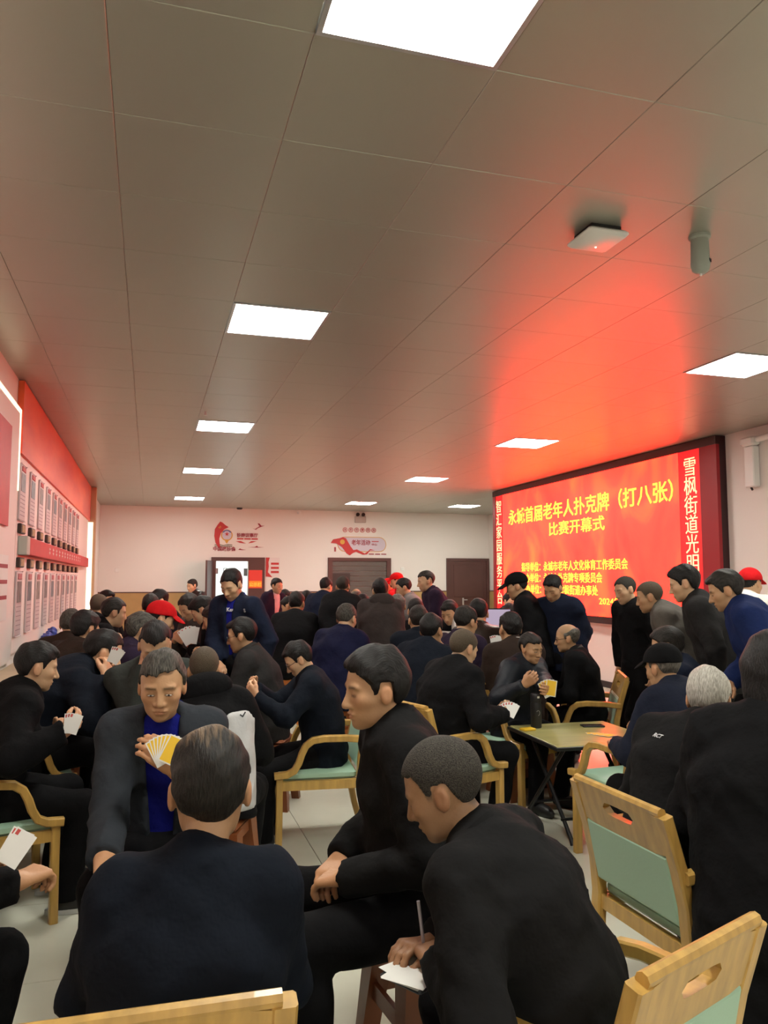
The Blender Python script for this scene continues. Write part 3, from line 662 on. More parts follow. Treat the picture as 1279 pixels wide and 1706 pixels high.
def person(label, hx, hy, mode='sit', yaw=0., d=None, z=None, seat=.45, lean=8., hunch=14., side=0., hyaw=0., hpitch=12., hroll=0., s=1.0,
           aL='lap', aR='lap', pL=None, pR=None, jacket='black', kind='c', pants='black', hair='black', hs='short', H=None, skin='tan', shirt=None, opening=0.0, collar=None,
           cap=None, glasses=False, lod=2, belly=0.0, fat=1.0, legs=None, group=None, seed=None, curl=(.9, .9), wristL=None, wristR=None, hem=.10, skirt=False, hood=False, shoes=True, feet=None, neckfwd=10., hsize=1.0, shoulder=1.0, eyes=False, sole=False, panel=False, neck=0.0):
    sd = seed if seed is not None else int(hx*7+hy*13); rng = np.random.default_rng(sd); Lv = LOD[lod]
    yr = math.radians(yaw); fv = A3(math.sin(yr), math.cos(yr), 0); rv = A3(math.cos(yr), -math.sin(yr), 0); uz = A3(0, 0, 1)
    def dirn(ang):
        a_ = math.radians(ang); v = fv*math.sin(a_)+uz*math.cos(a_)
        return unit(v+rv*math.tan(math.radians(side)))
    # spine (pelvis at origin, unit scale)
    s0 = A3(0, 0, 0); s1 = s0+.15*dirn(lean*.75); s2 = s1+.18*dirn(lean+hunch*.25); s3 = s2+.17*dirn(lean+hunch*.9)
    nd = dirn(lean*.6+hunch+neckfwd); s4 = s3+(.072+neck)*nd; hc = s4+.064*dirn((lean*.5+hunch+neckfwd)*.6)+fv*.012
    hp = (seat+.10) if mode == 'sit' else .905
    if d is not None:
        tgt = atd(hx, hy, d)
        if mode == 'stand': s = tgt[2]/(hp+hc[2])
        else:
            s = (tgt[2]-hp)/hc[2]
            if not .86 < s < 1.14:
                s = min(max(s, .86), 1.14); hp = tgt[2]-s*hc[2]
    elif z is not None: tgt = atz(hx, hy, z); hp = tgt[2]-s*hc[2] if mode == 'sit' else hp
    else: tgt = atz(hx, hy, (hp if mode == 'sit' else hp*s)+s*hc[2])
    pel = tgt-s*hc
    if mode == 'stand': hp = hp*s
    root = A3(pel[0], pel[1], 0)
    def W(v): return pel+s*np.asarray(v)-root        # local unit -> object space
    sp = [W(v) for v in (s0, s1, s2, s3, s4)]; HC = W(hc)
    # head frame
    hy_ = math.radians(yaw+hyaw); hf = A3(math.sin(hy_), math.cos(hy_), 0); hr = A3(math.cos(hy_), -math.sin(hy_), 0)
    a_ = math.radians(hpitch); hfw = hf*math.cos(a_)-uz*math.sin(a_); hup = np.cross(hr, hfw)
    if hroll: R_ = rot(hfw, math.radians(hroll)); hr = R_@hr; hup = R_@hup
    RH = np.stack([hr, hfw, hup], 1); hs_ = s*hsize*.975
    def toH(P): return ((P-HC)@RH)/hs_
    def fromH(q): return HC+hs_*(RH@np.asarray(q, float))
    # arms
    updir = unit(sp[3]-sp[2]); shw = .160*shoulder
    SH = {}; ELB = {}; WR = {}; HD = {}; 
    for k, sg in (('L', -1), ('R', 1)):
        sh = sp[3]-updir*.052*s+rv*sg*shw*s+fv*.012*s; spec = aL if k == 'L' else aR; wv = wristL if k == 'L' else wristR
        if wv is not None: t = np.asarray(wv, float)-root
        else:
            p = ARM[spec] if isinstance(spec, str) else spec
            t = W(rv*sg*p[0]+fv*p[1]+uz*p[2])
        pole = pL if k == 'L' else pR
        if pole is None: pole = (-.35, .55) if spec != 'back' else (-.8, .6)
        pv = uz*-.7+fv*pole[0]+rv*sg*pole[1]
        e_, w_ = ik(sh, t, .285*s, .25*s, pv)
        SH[k], ELB[k], WR[k] = sh, e_, w_
    # legs
    HIP = {}; KN = {}; AN = {}; FT_ = {}
    for k, sg in (('L', -1), ('R', 1)):
        hip = sp[0]+rv*sg*.09*s-uz*.02*s
        if legs: lt = legs[0 if k == 'L' else 1]; an = sp[0]*A3(1, 1, 0)+rv*sg*lt[0]*s+fv*lt[1]*s+uz*.085*s; kp = fv+rv*sg*(lt[2] if len(lt) > 2 else .15)+uz*.3
        elif mode == 'sit': an = sp[0]*A3(1, 1, 0)+rv*sg*.15*s+fv*(.40+rng.uniform(-.06, .05))*s+uz*.085*s; kp = fv*.5+uz+rv*sg*.15
        else: an = sp[0]*A3(1, 1, 0)+rv*sg*.11*s+fv*rng.uniform(-.05, .08)*s+uz*.085*s; kp = fv+rv*sg*.1
        kn, an2 = ik(hip, an, .43*s, .42*s, kp)
        HIP[k], KN[k], AN[k] = hip, kn, an2
        FT_[k] = unit(fv+rv*sg*.18)
    wob = Wob(rng, (16, 24, 37), (.0032*s, .0036*s, .0026*s)); wob2 = Wob(rng, (60, 85), (.0012, .0009))
    crs = [(unit(A3(*rng.normal(size=2)*.6, 1.0)+rv*rng.normal()*.8)*f_, rng.normal(size=3)*7, a__*s, rng.uniform(0, 6)) for f_, a__ in ((15, .006), (21, .005), (31, .004))]
    chain_f = [np.cross(unit(sp[i+1]-sp[i]), rv) for i in range(4)]
    def chain(P, pts, a, b, off=None):
        dm = None
        for i in range(len(pts)-1):
            A_, B_ = pts[i], pts[i+1]; ab = B_-A_; L_ = np.linalg.norm(ab); dr = ab/L_; fw = np.cross(dr, rv); v = P-A_
            t = np.clip((v@dr)/L_, 0, 1); ra = a[i]+t*(a[i+1]-a[i]); rb = b[i]+t*(b[i+1]-b[i])
            q = v-t[:, None]*ab; mn = np.minimum(ra, rb)
            dd = (np.sqrt(((q@rv)/ra)**2+((q@fw)/rb)**2+((q@dr)/mn)**2)-1)*mn
            dm = dd if dm is None else smin(dm, dd, .02)
        return dm
    u0 = unit(sp[1]-sp[0]); bw = belly*s
    def torso(P, g, hemd=None):
        hd = hem if hemd is None else hemd
        p_ = [sp[0]-u0*hd*s, sp[0]+fv*bw*.3, sp[1]+fv*bw*.5, sp[2]+fv*bw*.3, sp[3]-updir*.075*s, sp[3]-updir*.008*s]
        a = np.array([.170, .172, .166, .178, .150, .066])*s*fat+g; b = np.array([.128, .130, .122+belly*.5, .124+belly*.3, .100, .066])*s*fat+g
        dd = chain(P, p_, a, b)
        for k in 'LR': dd = smin(dd, rc(P, sp[3]-updir*.02*s, SH[k], .052*s+g, .050*s+g), .045*s)
        dd = smax(dd, -((P-(sp[0]-u0*(hd+.015)*s))@u0), .015)
        return dd
    def arm(P, k, g, cut=True):
        r1, r2, r3 = .056*s*fat**.5+g, .046*s*fat**.5+g, .036*s+g*.8
        dd = smin(rc(P, SH[k], ELB[k], r1, r2), rc(P, ELB[k], WR[k], r2, r3), .02)
        if cut:
            dr = unit(WR[k]-ELB[k]); dd = smax(dd, (P-WR[k])@dr-.004, .006)
        fold = np.exp(-(np.linalg.norm(P-ELB[k], axis=1)/(.11*s))**2)
        return dd-fold*.0045*np.sin((P@unit(WR[k]-SH[k]))*85/s)
    def jac(P, g=.019):
        dd = torso(P, g)
        for k in 'LR': dd = smin(dd, arm(P, k, g*.9), .05*s)
        dd = dd-wob(P)
        if lod == 0: dd = dd-wob2(P)
        if lod < 2:
            for kk in range(3):
                dd = dd-crs[kk][2]*(1-np.abs(np.sin(P@crs[kk][0]+crs[kk][3]+1.6*np.sin(P@crs[kk][1]))))**3
        if opening:
            q = P-sp[3]; lat = np.abs(q@rv); up_ = q@updir; fr = q@np.cross(updir, rv)
            wd = opening*np.clip(1.0+up_/(.62*s)*.55, .25, 1.2)
            dd = smax(dd, -np.maximum(lat-wd, np.maximum(-fr, .0)-0.0) if False else -np.maximum(lat-wd, -fr+.02), .012)
        return dd
    def bbox(pts, pad): pts = np.array(pts); return pts.min(0)-pad, pts.max(0)+pad
    name = 'person'
    # ---------------- body (one mesh: head, neck, trunk, limbs, hands)
    F = dict(w=rng.uniform(.96, 1.08), jaw=rng.uniform(.92, 1.15), nose=rng.uniform(.98, 1.05))
    nb = sp[3]-updir*.03*s
    def f_head(P):
        dh = head_sdf(toH(P), F, lod < 2)*hs_
        n0 = fromH((0, -.018, -.075))
        return smin(dh, rc(P, n0, nb, .049*s, .057*s), .016*s)
    lo, hi = bbox([HC], .16*s); lo = np.minimum(lo, nb-.07*s); hi = np.maximum(hi, nb+.07*s)
    Vh, Qh = surfnet(f_head, lo, hi, Lv['head'])
    q = (Vh-HC)@RH/hs_; base = np.array(SKIN[skin])*rng.uniform(.92, 1.08)
    Ch = np.tile(base, (len(Vh), 1)); ax_ = np.abs(q[:, 0]); front = q[:, 1] > .045
    def mixc(C_, m_, col): return C_*(1-m_[:, None])+np.array(col)*m_[:, None]
    Ch = mixc(Ch, np.clip(1-np.linalg.norm((q-A3(0, .085, -.068))/A3(.026, .03, .011), axis=1), 0, 1)**.5*.55*front, base*A3(.85, .5, .5))
    Ch = mixc(Ch, np.exp(-(((ax_-.045)/.022)**2+((q[:, 2]+.025)/.022)**2))*.3*front, base*A3(1.05, .75, .68))
    brow = np.exp(-((q[:, 2]-.0205-.06*(ax_-.03)*(ax_ < .04))/.0048)**2)*np.clip((ax_-.009)/.006, 0, 1)*np.clip((.053-ax_)/.008, 0, 1)*front
    Ch = mixc(Ch, brow*.8, (.02, .016, .012) if hair not in ('white', 'grey') else (.12, .1, .08))
    slit = np.exp(-((q[:, 2]+.005)/.0030)**2)*np.clip((.0165-np.abs(ax_-.031))/.004, 0, 1)*front
    Ch = mixc(Ch, slit*.85, (.018, .012, .01))
    Ch = mixc(Ch, np.clip((ax_-.074)/.008, 0, 1)*(q[:, 2] < .03)*.35, base*A3(1.1, .72, .62))
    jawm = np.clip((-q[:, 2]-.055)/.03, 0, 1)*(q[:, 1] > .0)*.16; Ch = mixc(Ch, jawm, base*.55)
    if hs in ('buzz', 'bald', 'crown', 'stubble'):
        m_ = np.clip((q[:, 2]-zline(q[:, 1], (H or {}).get('rec', 0)))/.012, 0, 1)*(.25 if hs in ('bald', 'crown') else .6); Ch = mixc(Ch, m_, (.05, .04, .03))
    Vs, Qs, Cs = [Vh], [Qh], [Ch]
    # trunk and limbs hidden under the clothes
    def f_body(P):
        dd = torso(P, -.012, .06)
        for k in 'LR':
            dd = smin(dd, arm(P, k, -.010, False), .03)
            dd = smin(dd, rc(P, HIP[k], KN[k], .078*s, .052*s), .03); dd = smin(dd, rc(P, KN[k], AN[k], .050*s, .036*s), .02)
            dd = smin(dd, rc(P, AN[k]-uz*.03*s, AN[k]-uz*.045*s+FT_[k]*.12*s, .034*s, .026*s), .02)
        return dd
    pts = [sp[0], sp[3], *SH.values(), *ELB.values(), *WR.values(), *KN.values(), *AN.values()]
    lo, hi = bbox(pts, .18*s); lo[2] = max(lo[2], -.0)
    Vb, Qb = surfnet(f_body, lo, hi, Lv['body']); Vs.append(Vb); Qs.append(Qb); Cs.append(np.tile(base, (len(Vb), 1)))
    # hands
    HANDS = {}
    for k, sg in (('L', -1), ('R', 1)):
        spec = aL if k == 'L' else aR; fa = unit(WR[k]-ELB[k]); cu = curl[0 if k == 'L' else 1]
        if spec in ('cards', 'high', 'chin'): pn = unit(-rv*sg*.8+uz*.25-fv*.5); hdv = unit(fa+uz*.25-rv*sg*.2)
        elif spec in ('hang', 'pocket', 'down'): pn = unit(-rv*sg); hdv = unit(fa)
        elif spec == 'back': pn = unit(-fv); hdv = unit(fa-rv*sg*.3-uz*.4)
        else: pn = unit(-uz-.2*fv); hdv = unit(fa-rv*sg*.25)
        pn = unit(pn-hdv*(pn@hdv)); th = np.cross(hdv, pn); th = unit(th)*(1 if (np.cross(hdv, pn)@(-rv*sg) > 0 or abs(np.cross(hdv, pn)@rv) < .2) else -1)
        if spec in ('cards', 'high', 'chin') and th[2] < 0: th = -th
        w_ = WR[k]; hsz = s*1.0
        caps = [(w_-hdv*.03*hsz, w_+hdv*.01*hsz, .027*hsz, .026*hsz)]
        tips = []
        for i, (lt, ln) in enumerate(((.031, .070), (.011, .079), (-.010, .073), (-.030, .058))):
            kn = w_+hsz*(hdv*(.088-.004*abs(i-1.2))+th*lt); caps.append((w_+hsz*(hdv*.012+th*lt*.55), kn, .0155*hsz, .0125*hsz))
            p = kn; ang = .15*cu
            for j, fr in enumerate((.45, .31, .24)):
                ang += cu*(.45 if j == 0 else .62); dv = hdv*math.cos(ang)+pn*math.sin(ang); p2 = p+dv*ln*fr*hsz
                caps.append((p, p2, (.0095-.0007*j)*hsz, (.0090-.0007*j)*hsz)); p = p2
            tips.append(p)
        tb_ = w_+hsz*(hdv*.022+th*.022); t1 = tb_+hsz*unit(hdv*.75+th*.55+pn*.35)*.042; t2 = t1+hsz*unit(hdv*.9+th*.15+pn*.5)*.032; t3 = t2+hsz*unit(hdv*.9-th*.1+pn*.45)*.024
        caps += [(tb_, t1, .0155*hsz, .0115*hsz), (t1, t2, .0110*hsz, .0100*hsz), (t2, t3, .0098*hsz, .0085*hsz)]
        def f_hand(P, caps=caps):
            dd = None
            for i, (A_, B_, x, y) in enumerate(caps):
                e_ = rc(P, A_, B_, x, y); dd = e_ if dd is None else smin(dd, e_, .010 if (i in (0, 1, 5, 9, 13) or i > 16) else .004)
            return dd
        if spec != 'pocket':
            lo, hi = bbox([c_ for q_ in caps for c_ in q_[:2]], .03*s)
            Vd, Qd = surfnet(f_hand, lo, hi, Lv['hand'])
            cd = np.tile(base*A3(1.05, .95, .92), (len(Vd), 1)); Vs.append(Vd); Qs.append(Qd); Cs.append(cd)
        HANDS[k] = dict(w=w_+root, d=hdv, n=pn, t=th, grip=w_+root+hsz*(hdv*.085+pn*.03))
    off = 0; QQ = []
    for v_, q_ in zip(Vs, Qs): QQ.append(q_+off); off += len(v_)
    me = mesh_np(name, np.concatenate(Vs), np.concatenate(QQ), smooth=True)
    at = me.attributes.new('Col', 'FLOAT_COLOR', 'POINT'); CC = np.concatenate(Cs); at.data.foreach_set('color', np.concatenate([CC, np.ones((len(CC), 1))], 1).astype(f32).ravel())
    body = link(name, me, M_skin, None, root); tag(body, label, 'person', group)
    def part(nm, f, lo, hi, h, m, hl=False):
        v_, q_ = surfnet(f, lo, hi, h)
        if not len(q_): return None
        me_ = mesh_np(nm, v_, q_, smooth=True)
        if hl:
            at_ = me_.attributes.new('hl', 'FLOAT_VECTOR', 'POINT'); at_.data.foreach_set('vector', toH(v_).astype(f32).ravel())
        return link(nm, me_, m, body)
    # ---------------- clothes
    jc = K_[jacket] if isinstance(jacket, str) else jacket
    lo, hi = bbox([sp[0]-u0*(hem+.03)*s, sp[0], sp[3], *SH.values(), *ELB.values(), *WR.values()], .13*s)
    for p in (sp[0], sp[1], sp[2]): lo = np.minimum(lo, p-(.21*fat+belly)*s); hi = np.maximum(hi, p+(.21*fat+belly)*s)
    part('jacket', jac, lo, hi, Lv['cloth'], cloth(jc, kind))
    if panel:
        def f_pn(P):
            r_ = P-sp[1]; return smax(jac(P)-.010, np.maximum(np.maximum(np.abs(r_@rv-.145*s)-.075*s, np.abs(r_[:, 2]-.03)-.22*s), r_@fv-.06*s), .02)
        part('white_panel', f_pn, lo, hi, Lv['cloth']*.8, mat('panel_white', (.5, .5, .5), .7, bump=.2))
    if shirt:
        def f_sh(P): return torso(P, .001, .04)-wob(P)*.4
        lo2, hi2 = bbox([sp[0], sp[3]], .22*s*fat); part('shirt', f_sh, lo2, hi2, Lv['cloth']*.9, cloth(K_[shirt] if isinstance(shirt, str) else shirt))
    pc = K_[pants] if isinstance(pants, str) else pants
    def f_tr(P):
        dd = el(P, sp[0]-uz*.01*s, A3(.165, .165, .125)*s*fat)
        for k in 'LR':
            t_ = smin(rc(P, HIP[k], KN[k], .098*s*fat**.6, .072*s), rc(P, KN[k], AN[k]-uz*.02*s, .070*s, .064*s), .03)
            t_ = smax(t_, -(P[:, 2]-.055*s), .01); dd = smin(dd, t_, .035)
        return dd-wob(P)*1.1
    lo, hi = bbox([sp[0], *KN.values(), *AN.values()], .19*s*max(fat, 1)); lo[2] = .03
    part('trousers', f_tr, lo, hi, Lv['cloth']*1.15, cloth(pc))
    # collar
    cc = collar if collar else jacket; cc = K_[cc] if isinstance(cc, str) else cc
    nv = unit(sp[4]-sp[3]); c0 = sp[3]-nv*.012*s; e1 = rv; e2 = np.cross(nv, rv); q_ = MB(); seg = 20 if lod < 2 else 12
    rg = []
    for (r_, z_) in ((.094, -.02), (.083, .050), (.074, .050), (.074, -.02)):
        rg.append([c0+nv*(z_*s-.040*s*max(0, math.sin(2*math.pi*i/seg))**.7*(1 if z_ > 0 else 0))+s*r_*(e1*math.cos(2*math.pi*i/seg)+e2*math.sin(2*math.pi*i/seg)*1.02) for i in range(seg)])
    q_.loft([r_[::-1] for r_ in rg]+[rg[0][::-1]], caps=False); q_.build('collar', cloth(cc, kind), body, True)
    if hood:
        def f_hd(P):
            c_ = sp[3]-np.cross(updir, rv)*.075*s+updir*.0*s
            X_ = np.stack([(P-c_)@rv, (P-c_)@np.cross(updir, rv), (P-c_)@updir], 1)
            return smax(el(X_, (0, 0, 0), A3(.135, .075, .085)*s), -el(X_, (0, .03*s, .07*s), A3(.07, .05, .06)*s), .02)
        lo, hi = bbox([sp[3]], .24*s); part('hood', f_hd, lo, hi, Lv['cloth']*.8, cloth(jc, kind))
    # shoes
    if shoes and lod < 3:
        for k in 'LR':
            A_ = AN[k]; fd = FT_[k]; sd_ = A3(fd[1], -fd[0], 0)
            def f_s(P):
                X_ = np.stack([(P-A_)@sd_, (P-A_)@fd, P[:, 2]], 1)/s
                return smax(smin(el(X_, (0, .07, .035), (.047, .135, .055)), el(X_, (0, -.02, .07), (.043, .055, .065)), .03), .004-X_[:, 2], .004)*s
            lo, hi = bbox([A_-fd*.08*s, A_+fd*.22*s], .09*s); lo[2] = -.02; hi[2] = .18*s
            sh_ = part('shoe', f_s, lo, hi, max(.008, Lv['cloth']*.7), M_shoe)
            if sole:
                q_ = MB(); q_.loft([[A_*A3(1, 1, 0)+uz*z_+s*(sd_*.051*math.cos(t)+fd*(.055+.152*math.sin(t))) for t in np.linspace(0, 2*math.pi, 24, endpoint=False)] for z_ in (.001, .022)]); q_.build('sole', M_sole, body, True)
    # hair / cap
    if hs != 'none':
        HH = dict(style=hs); HH.update({'short': dict(top=.013, side=.007, front=1), 'flat': dict(top=.009, side=.006), 'buzz': dict(top=.004, side=.003), 'stubble': dict(top=.003, side=.0025), 'bald': dict(top=.006, side=.006), 'crown': dict(top=.012, side=.008), 'long': dict(top=.02, side=.016)}.get(hs, {}))
        if H: HH.update(H)
        HH['ph'] = rng.uniform(0, 6)
        if cap: HH.update(top=.003, side=.004, front=0)
        HH['wob'] = Wob(rng, (60, 95, 150), (.0022, .0018, .0012)) if hs not in ('buzz', 'stubble') else Wob(rng, (60,), (.0006,))
        def f_hair(P): return hair_sdf(toH(P), HH)*hs_
        lo, hi = bbox([fromH((0, -.01, .03))], (.155 if hs != 'long' else .22)*s); part('hair', f_hair, lo, hi, Lv['hair'], HAIR[hair], True)
    if cap:
        def f_cap(P):
            X = toH(P); dd = el(X, (0, -.012, .040), (.092, .115, .096)); dd = smax(dd, .030-X[:, 2]+.22*X[:, 1], .006)
            X2 = X.copy(); X2[:, 2] = X[:, 2]+.28*(X[:, 1]-.09)+X[:, 0]**2*4.5
            b_ = smax(el(X2, (0, .100, .056), (.080, .082, .011)), .06-X[:, 1], .01)
            return smin(dd, b_, .006)*hs_
        lo, hi = bbox([fromH((0, .03, .06))], .20*s); part('cap', f_cap, lo, hi, Lv['hair']*.9, cloth(K_[cap]))
    if eyes:
        for sg in (-1, 1):
            for nm, c_, r_, m_ in (('eye', (sg*.031, .0850, -.0055), (.0120, .0038, .0027), M_eye), ('iris', (sg*.031, .0868, -.0055), (.0048, .0030, .0031), M_iris)):
                q_ = MB(); q_.loft([[fromH((c_[0]+r_[0]*math.cos(t)*math.cos(u), c_[1]+r_[1]*math.sin(u), c_[2]+r_[2]*math.sin(t)*math.cos(u))) for t in np.linspace(0, 2*math.pi, 12, endpoint=False)] for u in np.linspace(-1.4, 1.4, 6)]); q_.build(nm, m_, body, True)
    if glasses:
        q_ = MB(); r_ = .0013
        for sg in (-1, 1):
            q_.tube([fromH((sg*.033+.023*math.cos(t), .096-.004*abs(math.cos(t)), -.004+.017*math.sin(t))) for t in np.linspace(0, 2*math.pi, 17)], r_*1.3, 5)
            q_.tube([fromH((sg*.056, .092, .003)), fromH((sg*.074, .06, .004)), fromH((sg*.080, -.004, .006)), fromH((sg*.080, -.02, -.012))], r_*1.2, 5)
        q_.tube([fromH((-.010, .098, 0)), fromH((0, .101, .003)), fromH((.010, .098, 0))], r_, 5)
        g_ = q_.build('glasses', M_wire, body, True)
    info = dict(root=root, pel=pel, yaw=yaw, fv=fv, rv=rv, s=s, hands=HANDS, body=body, seat=hp-.10, mode=mode, head=HC+root, fromH=lambda v: fromH(v)+root, toHm=RH, hscale=hs_, sp=[p+root for p in sp], updir=updir, WR={k: WR[k]+root for k in WR})
    return info
# ================================================================== FURNITURE
M_wood = mat('chair_wood', (.50, .30, .075), .38, var=.18, vscale=5, stretch=(6, 6, 1), coat=.25)
M_mint = mat('chair_mint', (.36, .56, .42), .45, bump=.04, bscale=120)
def make_chair():
    r = empty('armchair', (0, 0, 0))
    def arc(p): return [A3(*q) for q in p]
    for sx in (-1, 1):
        x = sx*.245
        q = MB(); q.tube([(x, -.315, 0), (x, -.27, .15), (x, -.238, .30), (x, -.228, .42), (x, -.238, .54), (x, -.265, .66), (x, -.30, .775), (x, -.315, .825)], (.019, .026)); q.build('back_leg', M_wood, r, True)
        q = MB(); q.tube([(x, .235, 0), (x, .232, .2), (x, .232, .43)], (.019, .023)); q.build('front_leg', M_wood, r, True)
        x = sx*.268
        q = MB(); q.tube([(x, -.262, .640), (x, -.15, .650), (x, -.02, .652), (x, .045, .643), (x, .085, .615), (x, .108, .57), (x, .125, .52), (x, .15, .478), (x, .19, .458), (x, .262, .452)], (.020, .019)); q.build('armrest', M_wood, r, True)
        q = MB(); q.box(sx*.245-.014, sx*.245+.014, -.21, .215, .365, .415); q.build('side_rail', M_wood, r)
    q = MB(); q.box(-.23, .23, .218, .248, .365, .415); q.build('front_rail', M_wood, r)
    q = MB(); q.box(-.23, .23, -.238, -.21, .365, .415); q.build('rear_rail', M_wood, r)
    q = MB(); q.cbox(-.232, .232, -.212, .250, .412, .462, .014); q.build('seat', M_mint, r, True)
    # top rail with hand slot
    n = 24; oy = []; ih = []
    for k in range(n):
        t = 2*math.pi*k/n; c_, s_ = math.cos(t), math.sin(t); m_ = max(abs(c_)/.226, abs(s_)/.075); oy.append((c_/m_, s_/m_))
        m2 = (abs(c_/.085)**4+abs(s_/.021)**4)**.25; ih.append((c_/m2, s_/m2+.012))
    def P3(p, th): 
        z = .755+p[1]; y = -.295-(p[1])*.30
        return (p[0], y+th, z)
    q = MB(); A_, B_, C_, D_ = [P3(p, .015) for p in oy], [P3(p, .015) for p in ih], [P3(p, -.015) for p in ih], [P3(p, -.015) for p in oy]
    q.loft([A_, B_, C_, D_, A_], caps=False); q.build('top_rail', M_wood, r)
    q = MB(); q.tube([(-.24, -.318, .832), (.24, -.318, .832)], .016, 8); q.build('top_bead', M_wood, r, True)
    rg = []
    for (dy, i) in ((.024, .012), (.014, 0), (-.014, 0), (-.02, .008)):
        rg.append([(sx*(.224-i), y0+dy, z0+(i if e_ == 0 else -i)) for sx, e_, y0, z0 in ((-1, 0, -.232, .475), (1, 0, -.232, .475), (1, 1, -.272, .690), (-1, 1, -.272, .690))])
    q = MB(); q.loft(rg); q.build('back_pad', M_mint, r)
    return r
CHAIR0 = make_chair(); CH_USED = [False]
def chair(x, y, yaw, label, sx=1.0):
    if not CH_USED[0]: CH_USED[0] = True; o = CHAIR0
    else: o = copy_tree(CHAIR0)
    o.location = (x, y, 0); o.rotation_euler = (0, 0, -math.radians(yaw)); o.scale = (sx, 1, 1); tag(o, label, 'chair', 'wooden armchairs with mint pads'); return o
def make_stool(col, nm):
    m = mat(nm, col, .35, var=.06); r = empty('stool', (0, 0, 0))
    q = MB(); q.cbox(-.15, .15, -.15, .15, .435, .465, .014); q.build('seat', m, r, True)
    for sx in (-1, 1):
        for sy in (-1, 1):
            q = MB(); rg = []
            for z, o_, w_ in ((0, .185, .026), (.2, .165, .032), (.36, .148, .04), (.437, .140, .046)):
                c_ = A3(sx*o_, sy*o_, z); rg.append([(c_[0]+a_*w_-sx*w_*.6, c_[1]+b_*w_-sy*w_*.6, z) for a_, b_ in ((-1, -1), (1, -1), (1, 1), (-1, 1))])
            q.loft(rg); q.build('leg', m, r)
    for k in range(4):
        q = MB(); q.box(-.10, .10, -.008, .008, .385, .437); q.build('apron', m, r, False, (.138*math.sin(k*math.pi/2), .138*math.cos(k*math.pi/2), 0), (0, 0, -k*math.pi/2))
        q = MB(); q.box(-.125, .125, -.008, .008, .215, .265); q.build('crossbar', m, r, False, (.15*math.sin(k*math.pi/2), .15*math.cos(k*math.pi/2), 0), (0, 0, -k*math.pi/2))
    return r
STOOL = {'orange': make_stool((.62, .20, .05), 'stool_orange'), 'brown': make_stool((.22, .065, .02), 'stool_brown')}; ST_USED = set()
def stool(x, y, yaw, label, kind='orange', zs=1.0):
    if kind not in ST_USED: ST_USED.add(kind); o = STOOL[kind]
    else: o = copy_tree(STOOL[kind])
    o.location = (x, y, 0); o.rotation_euler = (0, 0, -math.radians(yaw)); o.scale = (1, 1, zs); tag(o, label, 'stool', 'plastic stools'); return o
M_top = mat('table_laminate', (.36, .33, .13), .3, var=.2, vscale=3, stretch=(1, 8, 1)); M_steel = mat('table_steel', (.02, .02, .022), .4, metal=.5)
def table(x, y, yaw, z, w_, d_, label, top=None):
    r = empty('folding_table', (x, y, 0), -math.radians(yaw)); tag(r, label, 'table')
    q = MB(); q.cbox(-w_/2+.008, w_/2-.008, -d_/2+.008, d_/2-.008, z-.018, z, .006); q.build('top', top or M_top, r)
    q = MB(); rg = []
    for o_, zz in ((.008, z-.004), (0, z-.008), (0, z-.026), (.012, z-.026)):
        rg.append([(sx*(w_/2-o_), sy*(d_/2-o_), zz) for sx, sy in ((-1, -1), (1, -1), (1, 1), (-1, 1))])
    q.loft(rg, caps=False); q.build('edge_band', M_steel, r)
    for sx in (-1, 1):
        for sg in (-1, 1):
            q = MB(); q.tube([(sx*(w_/2-.10-.02*(sg > 0)), -sg*(d_/2-.06), .012), (sx*(w_/2-.10-.02*(sg > 0)), sg*(d_/2-.10), z-.03)], .013, 8); q.build('leg', M_steel, r, True)
            q = MB(); q.tube([(sx*(w_/2-.10-.02*(sg > 0)), -sg*(d_/2-.055), .0), (sx*(w_/2-.10-.02*(sg > 0)), -sg*(d_/2-.07), .03)], .017, 8); q.build('foot_cap', M_black, r, True)
    for sg in (-1, 1):
        q = MB(); q.tube([(-(w_/2-.10), -sg*(d_/2-.16), .12), ((w_/2-.10), -sg*(d_/2-.16), .12)], .009, 6); q.build('stretcher', M_steel, r, True)
    return r
M_cardback = mat('card_back', (.80, .50, .02), .4); M_cardwhite = mat('card_white', (.75, .74, .70), .4); M_cardpip = mat('card_pip', (.5, .05, .04), .4)
def cards(pos, nrm, up, n, label, back=True, spread=11, size=1.0, group=None):
    """fan of playing cards; nrm = direction the visible side faces"""
    nrm = unit(nrm); up = unit(up-nrm*(np.asarray(up)@nrm)); rt = np.cross(up, nrm)
    r = empty('playing_cards', pos); tag(r, label, 'playing cards', group)
    for k in range(n):
        a_ = math.radians((k-(n-1)/2)*spread); u2 = up*math.cos(a_)+rt*math.sin(a_); r2 = np.cross(u2, nrm)
        o3 = nrm*.0012*k; W2, H2 = .029*size, .088*size
        def C(x, y, zz): return o3+r2*x+u2*y+nrm*zz
        q = MB(); q.poly([C(-W2, 0, 0), C(W2, 0, 0), C(W2, H2, 0), C(-W2, H2, 0), C(-W2, 0, -.0006), C(W2, 0, -.0006), C(W2, H2, -.0006), C(-W2, H2, -.0006)], [(0,1,2,3),(7,6,5,4),(0,4,5,1),(1,5,6,2),(2,6,7,3),(3,7,4,0)])
        c_ = q.build('card', M_cardwhite, r)
        q = MB(); i = .004*size; 
        if back: q.poly([C(-W2+i, i, .0003), C(W2-i, i, .0003), C(W2-i, H2-i, .0003), C(-W2+i, H2-i, .0003)], [(0,1,2,3)]); q.build('card_print', M_cardback, c_)
        else: q.poly([C(-W2+i, H2-i-.014, .0003), C(-W2+i+.009, H2-i-.014, .0003), C(-W2+i+.009, H2-i, .0003), C(-W2+i, H2-i, .0003)], [(0,1,2,3)]); q.build('card_pip', M_cardpip, c_)
    return r
